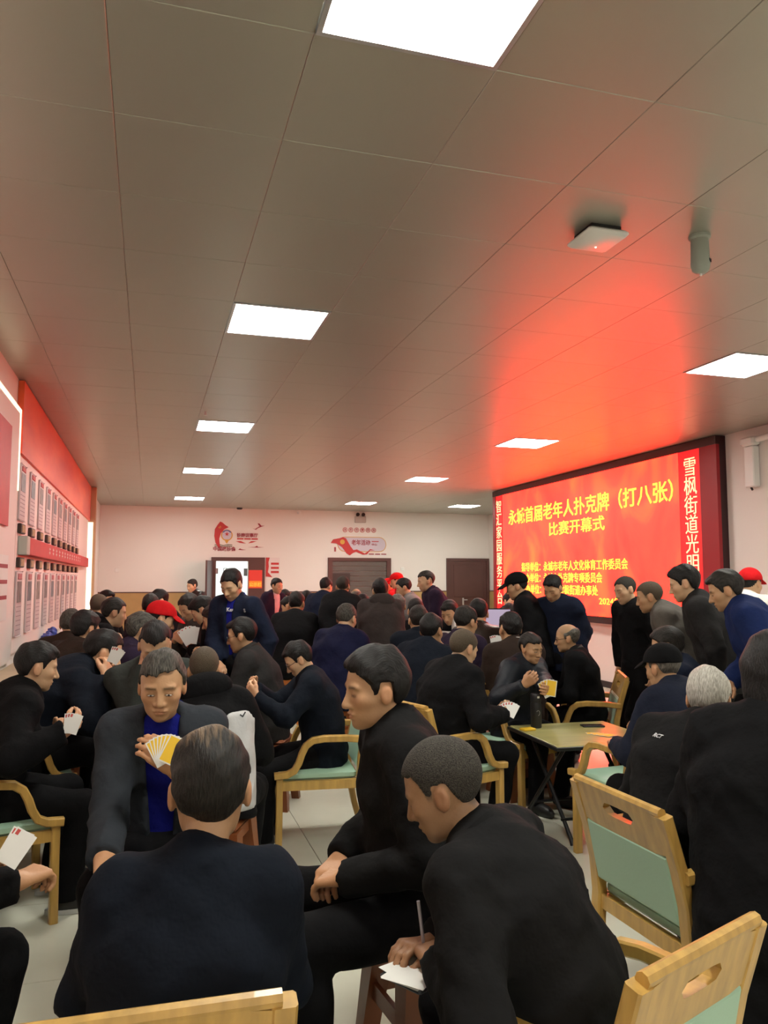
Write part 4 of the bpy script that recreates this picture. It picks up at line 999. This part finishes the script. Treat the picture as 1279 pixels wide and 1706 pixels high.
# ================================================================== THE CROWD
def P(key, label, hx, hy, *a, seatkind=None, seatlabel=None, **k):
    i = person(label, hx, hy, *a, **k); PEOPLE[key] = i
    if seatkind:
        c_ = i['pel']; f_ = i['fv']; y_ = i['yaw']
        if seatkind == 'chair': chair(c_[0]+f_[0]*.05, c_[1]+f_[1]*.05, y_, seatlabel)
        else: stool(c_[0], c_[1], y_+rngc.uniform(-20, 20), seatlabel, seatkind, max(.6, (i['seat']+.012)/.465))
    return i
rngc = random.Random(3)
# --- the table nearest the camera
P('p1', 'man seen from behind with thin slicked-back black hair, navy jacket, seated nearest the camera', 350, 1312, 'sit', yaw=10, d=1.66, lean=4, hunch=14, side=5, hyaw=-6, hsize=1.16, neck=.04, hpitch=8, hair='thin', hs='flat', H=dict(top=.012, side=.008), jacket='ink', pants='black', aL='cards', aR='cards', lod=0, fat=1.0, skin='tan', shoulder=1.0)
chair(.03, 1.755, 1, 'wooden armchair under the man seen from behind at the bottom of the photo', .9)
P('p2', 'man in black seated in profile with thick black hair and hands folded in his lap', 625, 1146, 'sit', yaw=-86, d=2.52, seat=.47, lean=10, hunch=10, hyaw=-8, hpitch=8, hair='black', hs='short', H=dict(top=.02, side=.010), jacket='soft', pants='black', wristL=atd(578, 1462, 2.32), wristR=atd(566, 1430, 2.5), lod=0, fat=1.0, skin='tan', hsize=1.0, belly=.03, seatkind='brown', seatlabel='reddish brown plastic stool under the man with hands folded')
P('p3', 'man with grey-flecked crew cut bent over writing, black jacket, lower right foreground', 737, 1312, 'sit', yaw=-46, d=1.9, hsize=1.06, neck=.015, lean=24, hunch=20, hyaw=-14, hpitch=26, hair='saltbuzz', hs='buzz', H=dict(top=.007, side=.004), jacket='soft', pants='black', wristL=atd(728, 1606, 1.72), wristR=atd(722, 1572, 1.86), lod=0, fat=1.02, skin='dark', shoulder=1.08)
P('p4', 'man facing the camera in open navy jacket and bright blue shirt, holding yellow-backed cards', 270, 1140, 'sit', yaw=186, d=2.9, lean=16, hunch=14, hpitch=16, hair='salt', hs='flat', H=dict(top=.012, side=.008, rec=.022), jacket='slate', pants='black', shirt='royal', collar='royal', opening=.062, wristR=atz(172, 1428, .66), wristL=atd(285, 1278, 2.72), aL='high', aR='table', pR=(-.1, .05), lod=0, fat=1.0, skin='tan', eyes=True, neck=.02, seatkind='brown', seatlabel='stool under the man in the bright blue shirt')
P('p49', 'man at the left edge, mostly out of frame, reaching in with one hand', -120, 1215, 'sit', yaw=62, d=2.25, lean=18, hunch=14, hpitch=15, jacket='black', wristR=atd(26, 1470, 2.1), wristL=atd(-26, 1462, 2.25), aR='table', aL='cards', curl=(1.1, 1.35), lod=1, seatkind='brown', seatlabel='stool at the left edge under the man mostly out of frame')
table(.13, 2.42, 2, .58, .56, .60, 'low folding card table hidden behind the back of the nearest man')
# --- left side
P('p5', 'man in dark suit seated at the far left in profile holding cards low', 62, 1110, 'sit', yaw=74, d=3.85, lean=13, hunch=14, hpitch=14, hair='black', hs='short', jacket='black', pants='black', wristR=atd(104, 1222, 3.6), wristL=atd(92, 1225, 3.8), aL='cards', aR='cards', lod=0, fat=1.08, skin='light', collar='black', sole=True, seatkind='chair', seatlabel='wooden armchair under the dark-suited man at the far left')
P('p6', 'man in black bent far forward holding cards up to his face, left side', 172, 1086, 'sit', yaw=80, d=4.8, lean=32, hunch=24, hpitch=24, hair='black', hs='flat', jacket='ink', aL='chin', aR='chin', wristR=atd(176, 1132, 4.55), wristL=atd(180, 1130, 4.75), lod=1, fat=1.12, skin='light', seatkind='chair', seatlabel='wooden armchair under the man bent forward with cards at his face')
P('p7', 'person with thick dark hair and brown jacket seen from behind, by the honour board', 142, 1048, 'sit', yaw=48, d=5.9, lean=14, hpitch=14, hair='black', hs='short', H=dict(top=.018, side=.011), jacket='brown', lod=1, aL='cards', aR='cards', seatkind='brown', seatlabel='stool under the person in the brown jacket by the honour board')
P('p8', 'grey-haired man in dark jacket beside the honour board, behind the brown jacket', 118, 1040, 'sit', yaw=12, d=6.6, lean=12, hair='salt', hs='flat', jacket='brown', lod=2, seatkind='brown', seatlabel='stool under the grey-haired man beside the honour board')
P('p9a', 'bald-headed man near the glowing edge of the honour board', 165, 1010, 'sit', yaw=30, d=8.6, lean=10, hair='stubble', hs='stubble', jacket='black', lod=2, seatkind='brown', seatlabel='stool under the bald-headed man near the honour board')
P('p9b', 'short-haired man in black in profile leaning over cards, far left group', 190, 1020, 'sit', yaw=78, d=7.3, lean=24, hunch=18, hair='dark', hs='flat', jacket='black', lod=2, skin='light', aL='cards', aR='cards', seatkind='brown', seatlabel='stool under the man in profile in the far left group')
P('p9c', 'dark-haired person farthest back in the left corner group', 178, 1001, 'sit', yaw=140, d=10.2, hair='black', hs='short', jacket='black', lod=3, seatkind='brown', seatlabel='stool under the person farthest back in the left corner')
P('p10', 'person in a red baseball cap seated among the left tables', 268, 1031, 'sit', yaw=82, d=6.5, lean=14, hpitch=22, hair='black', hs='flat', cap='red', jacket='black', lod=1, skin='light', seatkind='brown', seatlabel='stool under the person in the red baseball cap')
P('p11', 'woman with grey-streaked dark hair facing right, beside the red cap', 236, 1050, 'sit', yaw=78, d=5.7, lean=10, hair='salt', hs='short', jacket='plum', lod=1, skin='light', seatkind='brown', seatlabel='stool under the woman beside the red cap')
P('p12', 'man with a bald forehead looking down, right behind the blue shirt man', 258, 1074, 'sit', yaw=176, d=4.45, lean=16, hpitch=36, hair='black', hs='flat', H=dict(rec=.035, top=.012), jacket='sage', lod=1, skin='light', aL='cards', aR='chin', seatkind='brown', seatlabel='stool under the man with the bald forehead')
P('p13a', 'dark-haired man with a pink face in the left back group', 264, 1001, 'sit', yaw=-110, d=9.6, hair='black', hs='short', jacket='black', lod=2, skin='light', lean=16, seatkind='brown', seatlabel='stool under the pink-faced man in the left back group')
P('p13b', 'person with round dark hair seen from behind in the left back group', 251, 1010, 'sit', yaw=20, d=8.9, hair='dark', hs='short', jacket='plum', lod=2, seatkind='brown', seatlabel='stool under the round dark head in the left back group')
P('p14', 'man in dark jacket standing alone against the tan wall near the open door', 320, 976, 'stand', yaw=-125, d=13.5, lean=4, hpitch=15, hair='dark', hs='flat', jacket='soft', kind='leather', aL='front', aR='front', lod=2, skin='light')
P('p15a', 'man with tanned profile leaning left over his cards beside the standing navy man', 357, 1032, 'sit', yaw=-78, d=7.0, lean=16, hpitch=22, hair='dark', hs='flat', jacket='black', lod=1, skin='tan', aL='cards', aR='cards', seatkind='brown', seatlabel='stool under the tanned man beside the standing navy man')
P('p15b', 'man with thick black hair bowed low over cards, left middle group', 337, 1017, 'sit', yaw=-80, d=7.6, lean=20, hpitch=36, hair='black', hs='short', jacket='black', lod=2, skin='light', aL='cards', aR='cards', seatkind='brown', seatlabel='stool under the bowed black-haired man in the left middle group')
P('p15c', 'man in grey jacket with bowed head holding a white sheet, left middle group', 315, 1011, 'sit', yaw=-120, d=8.2, lean=18, hpitch=34, hair='dark', hs='flat', jacket='grey', lod=2, skin='light', aL='cards', aR='cards', seatkind='brown', seatlabel='stool under the man in grey in the left middle group')
P('p16', 'tall man standing in navy jacket with bright blue collar, looking down', 386, 974, 'stand', yaw=-138, d=6.2, lean=6, hunch=12, hpitch=30, hair='black', hs='flat', H=dict(top=.017, side=.006), jacket='navy', shirt='royal', collar='royal', opening=.03, aL='hang', aR='front', lod=1, fat=1.05, skin='light')
P('p17', 'man in glasses and charcoal jacket seated in profile facing left', 402, 1058, 'sit', yaw=-72, d=5.6, lean=10, hpitch=14, hair='black', hs='short', jacket='char', collar='brown', glasses=True, lod=1, skin='tan', aL='cards', aR='cards', seatkind='brown', seatlabel='stool under the man in glasses and charcoal jacket')
P('p18', 'man with shaved head seen from behind in black hooded jacket', 340, 1116, 'sit', yaw=8, d=3.95, side=-7, lean=16, hunch=18, hpitch=14, hair='stubble', hs='buzz', jacket='black', hood=True, panel=True, lod=1, skin='tan', aL='cards', aR='cards', seatkind='brown', seatlabel='stool under the man with the shaved head')
P('p19', 'man in dark suit and glasses sitting in the armchair, head bowed, hands raised', 497, 1098, 'sit', yaw=-84, d=4.78, lean=9, hunch=14, hpitch=34, hair='black', hs='short', H=dict(top=.017), jacket='ink', collar='white', glasses=True, wristL=atd(428, 1162, 4.55), wristR=atd(425, 1150, 4.75), aL='high', aR='high', lod=0, fat=1.04, skin='light', seatkind='chair', seatlabel='wooden armchair with mint seat under the man in glasses and dark suit')
# --- back middle
P('p20', 'man standing at the back in dark suit over a pale pink shirt', 461, 976, 'stand', yaw=142, d=11.6, lean=3, hpitch=14, hair='black', hs='flat', jacket='plum', shirt='pink', collar='pink', opening=.06, aL='hang', aR='hang', lod=2, skin='light')
P('p21', 'dark-haired woman seated far back beside the pale pink shirt', 474, 998, 'sit', yaw=-160, d=12.5, hair='black', hs='long', jacket='black', lod=3, skin='light', seatkind='brown', seatlabel='stool under the woman far back beside the pink shirt')
P('p21b', 'person with black hair bowed, seated in front of the pink shirt man', 481, 1010, 'sit', yaw=-60, d=10.6, hair='black', hs='short', jacket='plum', lod=2, hpitch=25, seatkind='brown', seatlabel='stool under the bowed person before the pink shirt man')
P('p22', 'large dark figure seated with back turned, left of the two standing men', 494, 1006, 'sit', yaw=25, d=9.0, hair='black', hs='short', jacket='black', lod=2, fat=1.15, hpitch=20, seatkind='orange', seatlabel='orange plastic stool under the large dark figure with back turned')
P('p22b', 'dark-haired head just left of the standing navy back', 510, 1000, 'sit', yaw=-10, d=11.2, hair='black', hs='short', jacket='black', lod=3, seatkind='brown', seatlabel='stool under the dark head left of the standing navy back')
P('p23', 'man standing with his back turned in navy jacket, centre back', 543, 977, 'stand', yaw=48, d=10.4, lean=8, hpitch=22, hair='black', hs='flat', jacket='navy', aL='back', aR='back', lod=2, fat=1.15, skin='light')
P('p24', 'man standing with his back turned in black jacket, right of the navy back', 571, 977, 'stand', yaw=24, d=9.1, lean=8, hpitch=18, hair='buzz', hs='flat', jacket='black', aL='back', aR='back', lod=2, fat=1.2)
P('p25', 'grey-haired man in dark blue jacket seated with back turned, centre', 577, 1030, 'sit', yaw=42, d=7.2, lean=14, hpitch=24, hair='salt', hs='flat', jacket=(.010, .011, .035), lod=1, fat=1.1, skin='light', seatkind='orange', seatlabel='orange plastic stool under the grey-haired man in dark blue')
P('p26', 'person standing with back turned in brownish grey hooded jacket, centre', 633, 984, 'stand', yaw=8, d=7.9, lean=6, hpitch=14, hair='black', hs='short', H=dict(top=.018, side=.011), jacket=(.045, .036, .034), hood=True, aL='front', aR='front', lod=1, fat=1.12, skin='light')
P('p27a', 'helper in red cap and red vest standing at the back, facing left', 660, 968, 'stand', yaw=-78, d=12.4, hair='black', hs='flat', cap='red', jacket='red', lod=2, skin='light', aL='front', aR='front', hpitch=14)
P('p27b', 'second red-capped helper half hidden behind the hooded jacket', 646, 976, 'stand', yaw=-70, d=13.0, hair='black', hs='flat', cap='red', jacket='red', lod=2, skin='light', hpitch=14)
P('p28', 'man in light grey jacket leaning forward while standing, centre back', 672, 979, 'stand', yaw=-78, d=9.7, lean=12, hpitch=20, hair='black', hs='flat', jacket='lgrey', aL='front', aR='front', lod=2, skin='light')
P('p29', 'balding man in dark suit with white collar standing in profile before the closed door', 709, 968, 'stand', yaw=-84, d=9.2, lean=8, hpitch=14, hair='dark', hs='flat', H=dict(rec=.03, top=.010), jacket='plum', collar='white', aL='front', aR='front', lod=2, skin='light')
P('p30z', 'bald man far back in front of the dark double door', 593, 995, 'sit', yaw=10, d=12.6, hair='grey', hs='bald', jacket='black', lod=3, seatkind='brown', seatlabel='stool under the bald man before the double door')
P('p30y', 'dark head below the bald man before the double door', 604, 1006, 'sit', yaw=0, d=10.8, hair='black', hs='short', jacket='black', lod=3, seatkind='brown', seatlabel='stool under the dark head before the double door')
P('p30a', 'grey-haired person seated right of the hooded jacket', 662, 1010, 'sit', yaw=10, d=9.0, hair='grey', hs='flat', jacket='grey', lod=2, seatkind='brown', seatlabel='stool under the grey-haired person right of the hooded jacket')
P('p30b', 'black-haired person seated, back turned, under the light grey jacket', 692, 1018, 'sit', yaw=6, d=8.6, hair='black', hs='short', jacket='black', lod=2, seatkind='brown', seatlabel='stool under the black-haired person below the grey jacket')
P('p30c', 'brown-haired man in navy with back turned, middle of the right group', 697, 1033, 'sit', yaw=14, d=6.9, hair='dark', hs='flat', jacket='ink', lod=1, seatkind='brown', seatlabel='stool under the brown-haired man in navy')
P('p30d', 'man in navy resting his chin on his hand, seen from behind', 718, 1050, 'sit', yaw=46, d=6.0, hair='black', hs='short', jacket='ink', lod=1, lean=12, hpitch=12, aR='chin', aL='lap', fat=1.1, seatkind='orange', seatlabel='stool under the man resting his chin on his hand')
P('p31', 'man with bowed head facing left, in front of the closed door', 749, 1020, 'sit', yaw=-130, d=8.7, hair='black', hs='short', jacket='black', lod=2, hpitch=28, lean=16, skin='tan', seatkind='brown', seatlabel='stool under the bowed man before the closed door')
P('p32', 'man in purple-black jacket and glasses seen from behind, right group', 776, 1036, 'sit', yaw=62, d=6.6, hair='dark', hs='flat', jacket='plum', glasses=True, lod=1, hpitch=18, lean=12, seatkind='brown', seatlabel='stool under the man in the purple-black jacket')
P('p34', 'person in shiny dark leather jacket near the laptop', 797, 1022, 'sit', yaw=20, d=7.5, hair='black', hs='short', jacket='brown', kind='leather', lod=2, hpitch=20, seatkind='brown', seatlabel='stool under the person in shiny leather')
P('p35', 'person with neat black hair and white collar, back turned, below the screen', 850, 1047, 'sit', yaw=2, d=6.0, hair='black', hs='short', jacket='brown', collar='white', lod=1, lean=6, hpitch=10, seatkind='brown', seatlabel='stool under the person with the white collar')
P('p35b', 'small dark head beside the laptop, in front of the left screen edge', 848, 1022, 'sit', yaw=-20, d=9.2, hair='black', hs='flat', jacket='black', lod=3, seatkind='brown', seatlabel='stool under the small dark head beside the laptop')
P('p35c', 'far person with reddish face behind the black cap, at the left screen edge', 850, 1002, 'sit', yaw=170, d=11.0, hair='black', hs='flat', jacket='black', lod=3, skin='light', seatkind='brown', seatlabel='stool under the far reddish-faced person')
# --- right table
P('p33', 'man with close-cropped grey hair in black, seated left of the wooden card table', 772, 1080, 'sit', yaw=72, d=4.95, lean=13, hunch=14, hpitch=24, hair='stubble', hs='buzz', H=dict(top=.007, side=.004), jacket='black', lod=0, fat=1.12, skin='light', wristR=atd(838, 1192, 4.75), wristL=atd(826, 1186, 5.0), aL='cards', aR='cards', seatkind='chair', seatlabel='wooden armchair left of the card table under the man with cropped grey hair')
P('p36', 'man in dark jacket frowning at yellow cards, behind the wooden card table', 884, 1080, 'sit', yaw=158, d=5.55, lean=10, hunch=14, hpitch=14, hair='dark', hs='flat', H=dict(rec=.03, top=.012, side=.012), jacket='ink', kind='shine', lod=0, fat=1.12, skin='tan', eyes=True, wristR=atd(872, 1142, 5.25), wristL=atd(912, 1152, 5.2), aL='high', aR='high', seatkind='chair', seatlabel='wooden armchair behind the card table under the frowning man')
P('p37', 'bald old man in glasses and black jacket over grey sweater, facing left', 944, 1063, 'sit', yaw=-64, d=6.1, lean=6, hunch=14, hpitch=10, hair='grey', hs='bald', jacket='black', shirt='grey', opening=.05, collar='grey', glasses=True, lod=1, skin='tan', aL='lap', aR='lap', seatkind='chair', seatlabel='wooden armchair with green seat below the screen under the bald old man')
P('p38', 'man in dark cap and black jacket standing at the left end of the red screen', 860, 977, 'stand', yaw=-64, d=7.1, lean=9, hpitch=20, hair='black', hs='flat', cap='black', jacket='black', lod=1, fat=1.08, aL='front', aR='front')
P('p39', 'man in navy jacket standing before the screen, looking down', 921, 980, 'stand', yaw=-122, d=6.9, lean=10, hpitch=30, hair='black', hs='short', jacket='navy', lod=1, fat=1.08, aL='back', aR='back')
P('p40', 'man in long black coat standing before the screen, face half hidden by his neighbour', 1041, 983, 'stand', yaw=-92, d=6.5, lean=4, hpitch=16, hroll=6, hair='buzz', hs='buzz', jacket='black', hem=.24, lod=1, aL='hang', aR='hang', skin='light')
P('p41', 'man with shaved head in grey polo shirt leaning forward, watching the game', 1081, 994, 'stand', yaw=-56, d=5.9, lean=18, hunch=22, hpitch=16, hair='stubble', hs='buzz', jacket=(.11, .10, .088), lod=1, fat=1.08, aL='front', aR='front')
P('p42', 'young man with spiky black hair in dark jacket leaning forward before the screen', 1139, 972, 'stand', yaw=-54, d=5.4, lean=12, hunch=16, hpitch=18, hair='black', hs='short', H=dict(top=.018, side=.010), jacket='char', lod=1, aL='hang', aR='back', skin='light')
P('p43', 'man in blue jacket with white collar bending forward at the right edge', 1208, 983, 'stand', yaw=-54, d=4.75, lean=14, hunch=22, hpitch=22, hair='dark', hs='short', jacket='blue', collar='blue', lod=0, fat=1.12, aL='hang', aR='front', skin='tan')
P('p44', 'person in red cap and white top behind the blue jacket', 1250, 972, 'stand', yaw=70, d=6.6, hair='black', hs='flat', cap='red', jacket='white', lod=2, skin='light')
P('p45', 'dark-haired person seated behind the black cap, face turned left', 1110, 1076, 'sit', yaw=-50, d=5.0, hair='dark', hs='short', H=dict(top=.018, side=.011), jacket='navy', lod=1, hpitch=10, lean=10, seatkind='orange', seatlabel='stool under the dark-haired person behind the black cap')
P('p46', 'man in black cap and navy jacket, back turned, near side of card table', 1104, 1112, 'sit', yaw=-12, d=4.05, lean=16, hunch=18, hpitch=16, hair='grey', hs='flat', cap='black', jacket=(.012, .015, .028), lod=0, fat=1.15, aL='table', aR='table', hsize=.98)
chair(2.66, 3.93, -4, 'wooden armchair near the card table under the man in the black cap')
P('p47', 'white-haired man in black jacket with small white logo on the back', 1180, 1164, 'sit', yaw=60, hyaw=-14, d=3.05, lean=17, hunch=20, hpitch=16, hair='white', hs='short', H=dict(top=.016, side=.010, front=0), jacket='soft', lod=0, fat=1.18, hem=.16, aL='knee', aR='knee', shoulder=1.1, skin='tan')
chair(1.86, 2.42, 88, 'wooden armchair with mint back in the right foreground, under the white-haired man')
P('p48', 'dark-haired person in black coat cut off by the right edge, nearest on that side', 1292, 1128, 'sit', yaw=45, d=2.55, hem=.34, lean=8, hunch=12, hpitch=12, hair='black', hs='long', jacket='black', lod=0, fat=1.2, aL='knee', aR='knee', skin='dark', seatkind='brown', seatlabel='stool under the person in black at the right edge')
chair(.955, 1.675, -22, 'wooden armchair cut off by the bottom right corner, hand slot in its back', .88)
table(2.68, 4.55, 2, .585, .72, .72, 'square wooden-topped folding card table with black crossed legs on the right')
print('PEOPLE', time.time()-T0, len(PEOPLE), sum(len(o.data.polygons) for o in bpy.data.objects if o.type == 'MESH'))
# ================================================================== THINGS IN HANDS AND ON TABLES
def tocam(p): return unit(CAM-p)
def tz(px, py, z): return atz(px, py, z)
p = atd(276, 1272, 2.66); cards(p, tocam(p), A3(0, 0, 1), 7, 'fan of yellow-backed cards held by the man in the bright blue shirt', True, 9, 1.05, 'hands of playing cards')
p = atd(916, 1160, 5.13); cards(p, tocam(p)+A3(.2, 0, 0), A3(-.15, 0, 1), 4, 'yellow-backed cards held by the frowning man behind the card table', True, 12, 1.2, 'hands of playing cards')
p = atd(848, 1194, 4.74); cards(p, tocam(p)+A3(0, 0, .3), A3(.1, .1, 1), 5, 'white-faced cards held by the man left of the card table', False, 12, 1.0, 'hands of playing cards')
p = atd(116, 1222, 3.58); cards(p, tocam(p), A3(.2, 0, 1), 3, 'white cards held low by the dark-suited man at the far left', False, 8, 1.0, 'hands of playing cards')
p = atd(186, 1104, 4.5); cards(p, tocam(p), A3(.5, 0, 1), 3, 'white cards held up to the face of the man bent forward', False, 8, 1.0, 'hands of playing cards')
p = atd(318, 1072, 7.4); cards(p, tocam(p), A3(-.2, 0, 1), 4, 'white cards held up in the left middle group', False, 14, 1.8, 'hands of playing cards')
p = atd(8, 1440, 2.02); cards(p, tocam(p), A3(.6, 0, 1), 2, 'single white card tip in the hand at the left edge', False, 6, 1.0, 'hands of playing cards')
p = atd(826, 1080, 6.6); cards(p, tocam(p), A3(0, 0, 1), 3, 'white slips held up between the card table and the white collar', False, 10, 1.2, 'hands of playing cards')
# right card table
ZT = .586
p = tz(893, 1212, ZT); bt = empty('thermos_bottle', (p[0], p[1], ZT)); tag(bt, 'black thermos bottle with small white logo on the wooden card table', 'bottle')
q = MB(); q.lathe([(.0, 0), (.034, 0), (.036, .006), (.037, .15), (.034, .165)], 20); q.build('flask', mat('thermos_black', (.012, .012, .013), .35), bt, True)
q = MB(); q.lathe([(.034, .165), (.036, .170), (.036, .215), (.032, .222), (0, .223)], 20); q.build('lid', M_black, bt, True)
q = MB(); q.poly([(-.008, -.0375, .195), (.008, -.0375, .195), (.008, -.0375, .208), (-.008, -.0375, .208)], [(0, 1, 2, 3)]); q.build('logo', M_cardwhite, bt)
q = MB(); q.tube([(.012*math.cos(t)-.004, -.0385, .10+.016*math.sin(t)) for t in np.linspace(-1.5, 2.6, 10)], .002, 5); q.build('emblem', mat('emblem_grey', (.3, .3, .3), .4), bt)
p = tz(872, 1217, ZT); q = MB(); q.cbox(-.045, .045, -.03, .03, 0, .014, .003); o = q.build('card_box', M_cardback, None, False, (p[0]+.03, p[1], ZT), (0, 0, .1)); tag(o, 'yellow card pack lying at the left corner of the wooden card table', 'card pack')
p = tz(984, 1209, ZT); ph = empty('phone', (p[0], p[1]-.02, ZT), -.2); tag(ph, 'dark phone with glowing reddish screen on the far edge of the card table', 'phone')
q = MB(); q.cbox(-.075, .075, -.037, .037, 0, .009, .003); q.build('case', M_black, ph); q = MB(); q.box(-.068, .068, -.033, .033, .009, .0095); q.build('screen', mat('phone_glass', (.05, .03, .03), .1), ph)
for k in range(4):
    p = tz(988+9*k, 1222+1.3*k, ZT); q = MB(); q.box(-.044, .044, -.029, .029, .0005*k, .0005*k+.0006); o = q.build('played_card', M_cardwhite, None, False, (p[0], p[1], ZT+.0003+.0004*k), (0, 0, -.3+.22*k)); tag(o, ['leftmost', 'second from left', 'third from left', 'rightmost'][k]+' of the yellow-backed cards lying on the wooden card table', 'playing card', 'cards dropped on the table')
    q = MB(); q.poly([(-.040, -.025, .0005*k+.0007), (.040, -.025, .0005*k+.0007), (.040, .025, .0005*k+.0007), (-.040, .025, .0005*k+.0007)], [(0, 1, 2, 3)]); q.build('card_print', M_cardback, o)
# clipboard, paper, pen of the writing man
p = atd(702, 1614, 1.76); cb = empty('clipboard', p, math.radians(30)); tag(cb, 'dark clipboard with white slips held by the writing man', 'clipboard')
q = MB(); q.cbox(-.075, .10, -.06, .06, -.012, -.002, .004); q.build('board', mat('clip_dark', (.03, .035, .045), .4), cb)
for k, (x, y, a_) in enumerate(((-.01, 0, .1), (.0, .01, -.12), (-.02, .0, .3))):
    q = MB(); q.box(-.075, .075, -.05, .05, 0, .0008); q.build('paper', M_cardwhite, cb, False, (x, y, .001*k), (.02*k, .03*k, a_))
p = atd(705, 1568, 1.80); q = MB(); q.tube([(0, 0, 0), (-.004, 0, .03), (-.012, .0, .09)], .0042, 8); q.tube([(.002, 0, -.02), (0, 0, 0)], .0016, 6, .004); pn = q.build('pen', mat('pen_silver', (.45, .42, .48), .25, metal=.3), None, True, p); tag(pn, 'slim silver pen in the hand of the writing man', 'pen')
# things around
p = atX(82, 1066, -.99); bg = empty('plastic_bag', (p[0], p[1], .861)); tag(bg, 'crumpled blue plastic bag on the ledge under the honour board', 'bag')
def f_bag(P_):
    d = el(P_, (0, 0, .06), (.09, .14, .07)); d = smin(d, el(P_, (.02, .05, .14), (.05, .05, .06)), .03); d = smin(d, el(P_, (-.01, -.08, .11), (.05, .05, .04)), .03)
    return smax(d-.014*np.sin(P_@A3(50, 20, 60))*np.sin(P_@A3(-30, 44, 37)), .002-P_[:, 2], .005)
v_, q_ = surfnet(f_bag, (-.16, -.2, -.02), (.16, .2, .26), .009); link('film', mesh_np('film', v_, q_, smooth=True), mat('bag_blue', (.05, .07, .30), .3), bg)
# laptop and box on a desk below the screen
p = atd(826, 1052, 8.6); dk = empty('desk', (p[0], p[1], 0)); ZD = p[2]; tag(dk, 'plain desk with a laptop near the left end of the red screen', 'desk')
q = MB(); q.box(-.75, .5, -.3, .35, ZD-.03, ZD); q.build('top', M_white, dk); 
for sx in (-.7, .45):
    for sy in (-.25, .3): q = MB(); q.box(sx-.02, sx+.02, sy-.02, sy+.02, 0, ZD-.03); q.build('leg', M_alu, dk)
lp = empty('laptop', (p[0], p[1], ZD+.001), -math.radians(18)); tag(lp, 'open laptop with pale purple screen below the red video wall', 'laptop')
q = MB(); q.cbox(-.17, .17, -.24, 0, 0, .016, .004); q.build('base', M_alu, lp)
q = MB(); q.box(-.17, .17, .0, .012, .016, .25); q.build('lid', M_black, lp); q = MB(); q.box(-.158, .158, -.002, 0, .03, .238); q.build('screen', mat('laptop_screen', (.1, .1, .1), .3, emit=(.38, .30, .42), estr=.9), lp)
p = atd(770, 1042, 8.7); q = MB(); q.cbox(-.13, .13, -.1, .1, 0, .16, .004); o = q.build('white_box', M_white, None, False, (p[0], p[1], ZD)); tag(o, 'white cardboard box on the desk in front of the closed door', 'box')
q = MB(); q.box(-.03, .03, -.101, .101, .159, .1615); q.build('tape', mat('tape', (.5, .4, .25), .3), o)
p = atz(1266, 1668, .22)
def f_bl(P_): return smax(el(P_, (0, 0, .16), (.2, .14, .24))-.012*np.sin(P_@A3(30, 10, 24))*np.sin(P_@A3(-12, 30, 18)), .003-P_[:, 2], .01)
v_, q_ = surfnet(f_bl, (-.26, -.2, -.03), (.26, .2, .46), .014); o = link('cloth_bag', mesh_np('cloth_bag', v_, q_, smooth=True), cloth(K_['jeans'])); o.location = (p[0]+.05, p[1], 0); tag(o, 'blue cloth bag on the floor in the bottom right corner', 'bag')
q = MB(); q.tube([(-.08, -.03, .38), (-.06, -.03, .46), (.06, -.03, .46), (.08, -.03, .38)], .01, 6); q.build('handle', cloth(K_['jeans']), o, True)
# printed marks on jackets
def decal(key, px, py, s_, size, m, nm='logo'):
    b_ = PEOPLE[key]['body']; r0 = Vector(PEOPLE[key]['root'])
    bpy.context.view_layer.update()
    d_ = Vector(ray(px, py)).normalized(); hits = [h for h in (c.ray_cast(Vector(CAM)-r0, d_) for c in b_.children if c.name.split('.')[0] in ('jacket', 'shirt', 'white_panel')) if h[0]]
    if not hits: print('DECAL MISS', key); return
    loc, nr = min(((h[1], h[2]) for h in hits), key=lambda t: (t[0]-Vector(CAM)+r0).length)
    me = text_mesh(nm, s_, size, .02*size, .001); o = link(nm, me, m, b_)
    zx = nr.normalized(); xx = Vector((0, 0, 1)).cross(zx).normalized(); yx = zx.cross(xx)
    o.matrix_local = Matrix.Translation(loc+zx*.006) @ Matrix((xx, yx, zx)).transposed().to_4x4()
M_mark = mat('mark_white', (.6, .6, .62), .5)
decal('p47', 1097, 1228, 'RCT', .026, M_mark); decal('p18', 404, 1192, '✓', .05, M_black); decal('p16', 386, 1016, 'Ker J', .042, M_mark); decal('p16', 408, 1017, 'S', .042, M_mark)
print("SCRIPT", time.time()-T0)
